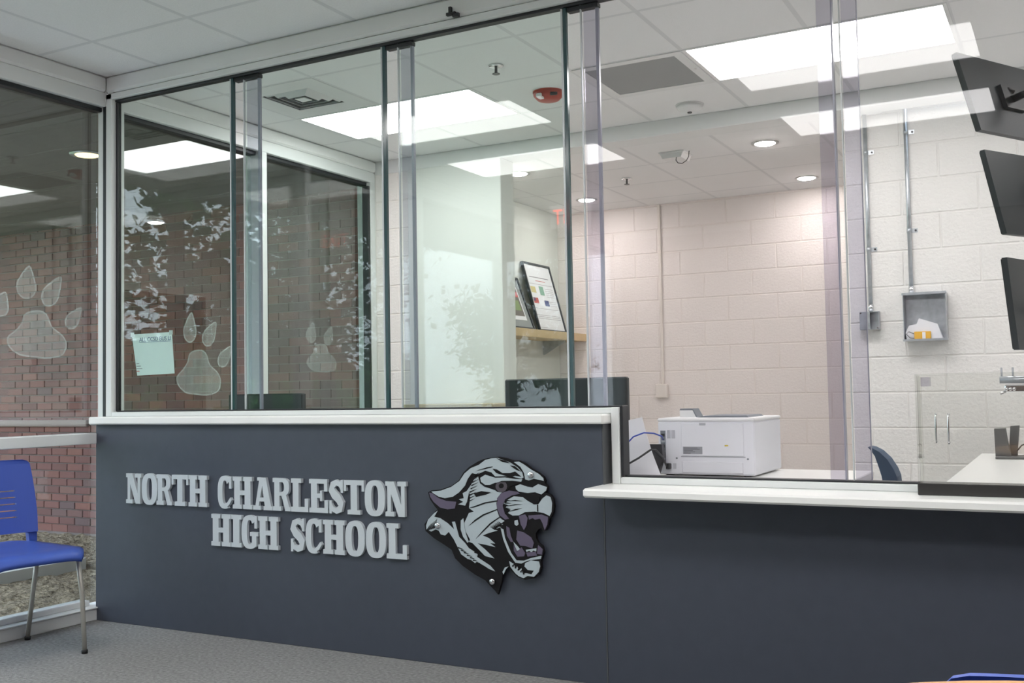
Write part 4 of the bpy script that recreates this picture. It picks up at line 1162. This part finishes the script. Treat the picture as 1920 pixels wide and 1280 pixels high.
ra = thing('alarm_strobe', 'red round fire alarm strobe on the office ceiling', 'alarm', (1.858, 1.513, H))
part('base', MB().lathe([(.088, -.008), (.088, 0)], (1.858, 1.513, H), 28), 'red_plastic', ra)
part('body', MB().lathe([(.088, -.008), (.084, -.025), (.062, -.048), (.040, -.055)], (1.858, 1.513, H), 28), 'red_plastic', ra, True)
part('strobe_lens', MB().bbox(1.825, 1.862, 1.415, 1.47, H - .052, H - .026, .006), 'silver', ra)
part('grille', MB().tube([(1.905, 1.445, H - .034), (1.928, 1.475, H - .028)], .010, 8), 'black', ra, True)

sd = thing('ceiling_detector', 'white round smoke detector on the office ceiling by the bulkhead', 'detector', (2.455, 2.19, H))
part('base', MB().lathe([(.082, -.010), (.082, 0)], (2.455, 2.19, H), 28), 'white_plastic', sd)
part('dome', MB().lathe([(.080, -.010), (.068, -.030), (.030, -.044), (.016, -.046)], (2.455, 2.19, H), 28), 'white_plastic', sd, True)
part('sensor', MB().lathe([(.013, -.052), (.014, -.045)], (2.455, 2.19, H), 14), 'black', sd)

ap = thing('access_point', 'white square wireless access point with dangling cable', 'device', (2.09, 2.97, HB))
part('plate', MB().bbox(2.00, 2.18, 2.88, 3.07, HB - .012, HB, .004), 'white_plastic', ap)
part('body', MB().prism([(2.01, HB - .012), (2.025, HB - .045), (2.155, HB - .045), (2.17, HB - .012)], 2.89, 3.06), 'white_plastic', ap)
part('led', MB().box(2.150, 2.158, 2.886, 2.891, HB - .036, HB - .020), 'silver', ap)
part('cable', MB().tube([(2.125, 2.89, HB - .045), (2.128, 2.87, HB - .070), (2.145, 2.86, HB - .092), (2.175, 2.86, HB - .098), (2.20, 2.87, HB - .080), (2.205, 2.90, HB - .050), (2.20, 2.93, HB - .005)], .003, 8), 'black', ap, True)

# dark bracket on the header
solo('header_bracket', MB().box(2.106, 2.150, .030, .044, 2.712, 2.724).box(2.118, 2.130, .030, .044, 2.724, 2.748).box(2.138, 2.166, .030, .044, 2.700, 2.716), 'black', 'small black bracket stuck on the white header above the glass', 'bracket')

# ================================================================== MARKS ON THE GLASS
XG = -0.0668
def smooth_poly(pts, n=5):
    out = []
    N = len(pts)
    for k in range(N):
        p0, p1, p2, p3 = (Vector(pts[(k + d) % N]) for d in (-1, 0, 1, 2))
        for j in range(n):
            t = j / n
            q = 0.5 * ((2 * p1) + (-p0 + p2) * t + (2 * p0 - 5 * p1 + 4 * p2 - p3) * t * t + (-p0 + 3 * p1 - 3 * p2 + p3) * t ** 3)
            out.append((q.x, q.y))
    return out
def toe(ty, tz, by, bz, w):
    d = Vector((by - ty, bz - tz)); L = d.length; d /= L
    n = Vector((-d.y, d.x))
    T = Vector((ty, tz))
    prof = [(0, .05), (.14, .36), (.36, .70), (.62, 1.0), (.86, .84), (1, .30)]
    a = [T + d * L * u + n * w * v for u, v in prof]
    b = [T + d * L * u - n * w * v for u, v in reversed(prof[1:])]
    return smooth_poly([tuple(p) for p in a + b], 3)
def pad(cy, zt, zb, hw):
    h = zt - zb
    P = [(0, 1), (.30, .93), (.48, .68), (.85, .50), (1.0, .30), (.85, .08), (.35, .0), (-.1, .02), (-.6, .06), (-.92, .22), (-.98, .40), (-.72, .56), (-.52, .72), (-.40, .92)]
    return smooth_poly([(cy + x * hw, zb + z * h) for x, z in P], 4)
def ribbon(poly, w):
    m = MB()
    N = len(poly)
    for k in range(N):
        p = Vector(poly[k]); d = Vector(poly[(k + 1) % N]) - Vector(poly[k - 1])
        n = Vector((-d.y, d.x)).normalized()
        for s_ in (-1, 1):
            q = p + n * w * s_
            m.v.append((XG, q.x, q.y)); m.v.append((XG + .0004, q.x, q.y))
    for k in range(N):
        a, b = 4 * k, 4 * ((k + 1) % N)
        m.f += [(a, b, b + 2, a + 2), (a + 1, a + 3, b + 3, b + 1), (a, a + 1, b + 1, b), (a + 2, b + 2, b + 3, a + 3)]
    return m
def paw(label, shapes, fill, line):
    c = shapes[-1]
    t = thing('paw_print', label, 'drawing', (XG, sum(p[0] for p in c) / len(c), min(p[1] for p in c)), 'chalk paw prints on the windows')
    for k, s_ in enumerate(shapes):
        nm = 'pad' if k == len(shapes) - 1 else 'toe'
        o = part(nm, MB().prism(s_, XG, XG + .0003, 'X'), fill, t)
        part('outline', ribbon(s_, .004), line, o)
paw('chalk paw print drawn on the left lobby window', [toe(-.345, 1.768, -.368, 1.612, .052), toe(-.166, 1.73, -.255, 1.588, .045), toe(-.044, 1.583, -.125, 1.480, .036), toe(-.475, 1.63, -.515, 1.52, .045), pad(-.297, 1.552, 1.322, .165)], 'chalk_fill', 'chalk_line')
paw('chalk paw print right of the taped notice', [toe(.712, 1.602, .695, 1.435, .047), toe(.905, 1.557, .818, 1.422, .045), toe(1.035, 1.418, .935, 1.302, .040), pad(.772, 1.388, 1.128, .172)], 'chalk_fill', 'chalk_line')
paw('faint chalk paw print on the farther office window', [toe(1.80, 1.60, 1.77, 1.47, .05), toe(2.0, 1.58, 1.94, 1.46, .045), pad(1.89, 1.46, 1.27, .155)], 'chalk_faint', 'chalk_faint')

def text_mesh(s, size):
    cu = bpy.data.curves.new('t', 'FONT')
    cu.body = s; cu.size = size; cu.extrude = 0.0003; cu.resolution_u = 3
    o = bpy.data.objects.new('t', cu); COL.objects.link(o)
    bpy.context.view_layer.update()
    dg = bpy.context.evaluated_depsgraph_get()
    me = bpy.data.meshes.new_from_object(o.evaluated_get(dg))
    bpy.data.objects.remove(o)
    m = MB()
    m.v = [tuple(v.co) for v in me.vertices]; m.f = [tuple(p.vertices) for p in me.polygons]
    bpy.data.meshes.remove(me)
    return m
nt_ = thing('taped_notice', 'white bus notice taped inside the far left glass pane', 'notice', (0.30, 0.0968, 1.231))
part('sheet', MB().prism([(.142, 1.443), (.426, 1.444), (.444, 1.236), (.181, 1.231)], .0972, .0978), 'notice', nt_)
m = text_mesh('ALL CCSD BUS LI', 0.030)
xs = [p[0] for p in m.v]
k = 0.222 / (max(xs) - min(xs))
m.v = [(.196 + (x - min(xs)) * k, .0968 + z, 1.404 + y) for x, y, z in m.v]
part('title_print', m, 'notice_ink', nt_, label='blue words ALL CCSD BUS LI')
part('underline', MB().box(.196, .418, .0966, .0971, 1.3985, 1.4005), 'notice_ink', nt_)
for k, w in enumerate((.020, .032, .042, .022)):
    part('small_print', MB().box(.176 + .004 * (3 - k) * 0 + .0, .176 + w, .0966, .0971, 1.290 - .013 * k, 1.294 - .013 * k), 'ink' if k < 3 else 'print_red', nt_)
for x, z in ((.147, 1.440), (.420, 1.441)):
    part('tape', MB().box(x - .012, x + .012, .0965, .0972, z - .010, z + .012), 'tape', nt_)

# exit sign hung in the lobby behind the left chair; it shows only mirrored in the glass
ex = thing('exit_sign', 'ceiling-hung exit sign with red letters, seen mirrored in the glass', 'sign', (1.05, -3.32, 2.36))
part('body', MB().bbox(.885, 1.215, -3.335, -3.305, 2.36, 2.54, .004), 'white_plastic', ex)
part('hanger', MB().box(1.03, 1.07, -3.33, -3.31, 2.54, H), 'white_plastic', ex)
m = text_mesh('EXIT', 0.16)
xs = [p[0] for p in m.v]; ys = [p[1] for p in m.v]
kx, ky = 0.27 / (max(xs) - min(xs)), 0.115 / (max(ys) - min(ys))
m.v = [(1.185 - (x - min(xs)) * kx, -3.3035 + z, 2.392 + (y - min(ys)) * ky) for x, y, z in m.v]
part('letters', m, 'exit_red', ex, label='red letters EXIT')

# ================================================================== TREES OUTSIDE
def tree(label, x, y, h, r, n, lean=0.3, group='trees outside'):
    t = thing('tree', label, 'tree', (x, y, -0.1), group)
    trunk = MB().tube([(x, y, -.1), (x + lean * .3, y, h * .25), (x + lean, y + .2, h * .55), (x + lean * 1.3, y, h * .8)], [.22, .17, .12, .05], 9)
    for k in range(7):
        a = k * 2.4; z = h * (.30 + .05 * k)
        trunk.tube([(x + lean * .5, y, z), (x + lean + r * .45 * math.cos(a), y + r * .45 * math.sin(a), z + h * .12), (x + lean + r * .85 * math.cos(a), y + r * .85 * math.sin(a), z + h * .18)], [.08, .05, .02], 6)
    part('trunk', trunk, 'bark', t)
    m = MB()
    cl = []
    for k in range(26):
        a = random.uniform(0, 2 * PI); q = random.uniform(.2, 1) ** .6; zz = random.uniform(-.6, .5)
        cl.append((x + lean + r * q * math.cos(a) * (1 - zz * zz), y + r * q * math.sin(a) * (1 - zz * zz), h * .62 + zz * h * .68))
    for k in range(n):
        c = random.choice(cl)
        p = Vector((random.gauss(c[0], r * .2), random.gauss(c[1], r * .2), random.gauss(c[2], r * .15)))
        s_ = random.uniform(.07, .15)
        a = Vector((random.gauss(0, 1), random.gauss(0, 1), random.gauss(0, 1))).normalized()
        b = a.orthogonal().normalized()
        i = len(m.v)
        m.v += [tuple(p + a * s_), tuple(p + b * s_ * .55), tuple(p - a * s_), tuple(p - b * s_ * .55)]
        m.f.append((i, i + 1, i + 2, i + 3))
    fo = put('foliage', None, t)
    me = bpy.data.meshes.new('foliage')
    me.from_pydata([(a - x, b - y, c + .1) for a, b, c in m.v], [], m.f)
    me.materials.append(MT['leaf'])
    fo2 = put('leaves', me, t)
    bpy.data.objects.remove(fo)
    fo2['kind'] = 'stuff'
tree('dark leafy tree outside nearest the brick wall', -8.5, -8.4, 7.5, 2.4, 4800)
tree('large dark tree outside beyond the concrete slab', -9.5, -13.7, 8.0, 2.5, 5200, -.3)
tree('small low tree outside, farthest from the brick wall', -8.5, -19.8, 4.6, 1.6, 3500)
tree('tall tree outside behind the two nearer trees', -14.8, -17.6, 9.0, 2.4, 4000)
tree('dense tree outside at the hedge behind the nearest tree', -15.2, -9.4, 8.5, 2.4, 3500, .1)
def bush(x, y, r, h, lb):
    m = MB().lathe([(r * .9, 0), (r * .92, h * .45), (r * .7, h * .75), (r * .3, h * .93)], (x, y, -.12), 14)
    for k in range(900):
        a, b = random.uniform(0, 2 * PI), random.uniform(0, PI / 2)
        q = random.uniform(.75, 1.05)
        p = Vector((x + r * q * math.cos(a) * math.cos(b), y + r * q * math.sin(a) * math.cos(b), -.1 + h * q * math.sin(b)))
        s_ = random.uniform(.10, .22)
        u = Vector((random.gauss(0, 1), random.gauss(0, 1), random.gauss(0, 1))).normalized(); v = u.orthogonal()
        i = len(m.v)
        m.v += [tuple(p + u * s_), tuple(p + v * s_), tuple(p - u * s_), tuple(p - v * s_)]
        m.f.append((i, i + 1, i + 2, i + 3))
    return solo('hedge_bush', m, 'hedge', lb, 'bush', 'bushes outside')
words = ['first', 'second', 'third', 'fourth', 'fifth', 'sixth', 'seventh', 'eighth', 'ninth']
for k in range(9):
    bush(-18.6 + .3 * (k % 3), -5.0 - 2.85 * k, 1.30, 2.3 + .3 * ((k * 7) % 3), 'rounded green bush, %s in the far hedge from the brick wall' % words[k])
for k in range(8):
    bush(-21.6 + .3 * (k % 3), -6.4 - 2.85 * k, 1.30, 2.9 + .3 * ((k * 5) % 3), 'taller green bush, %s in the row behind the far hedge' % words[k])
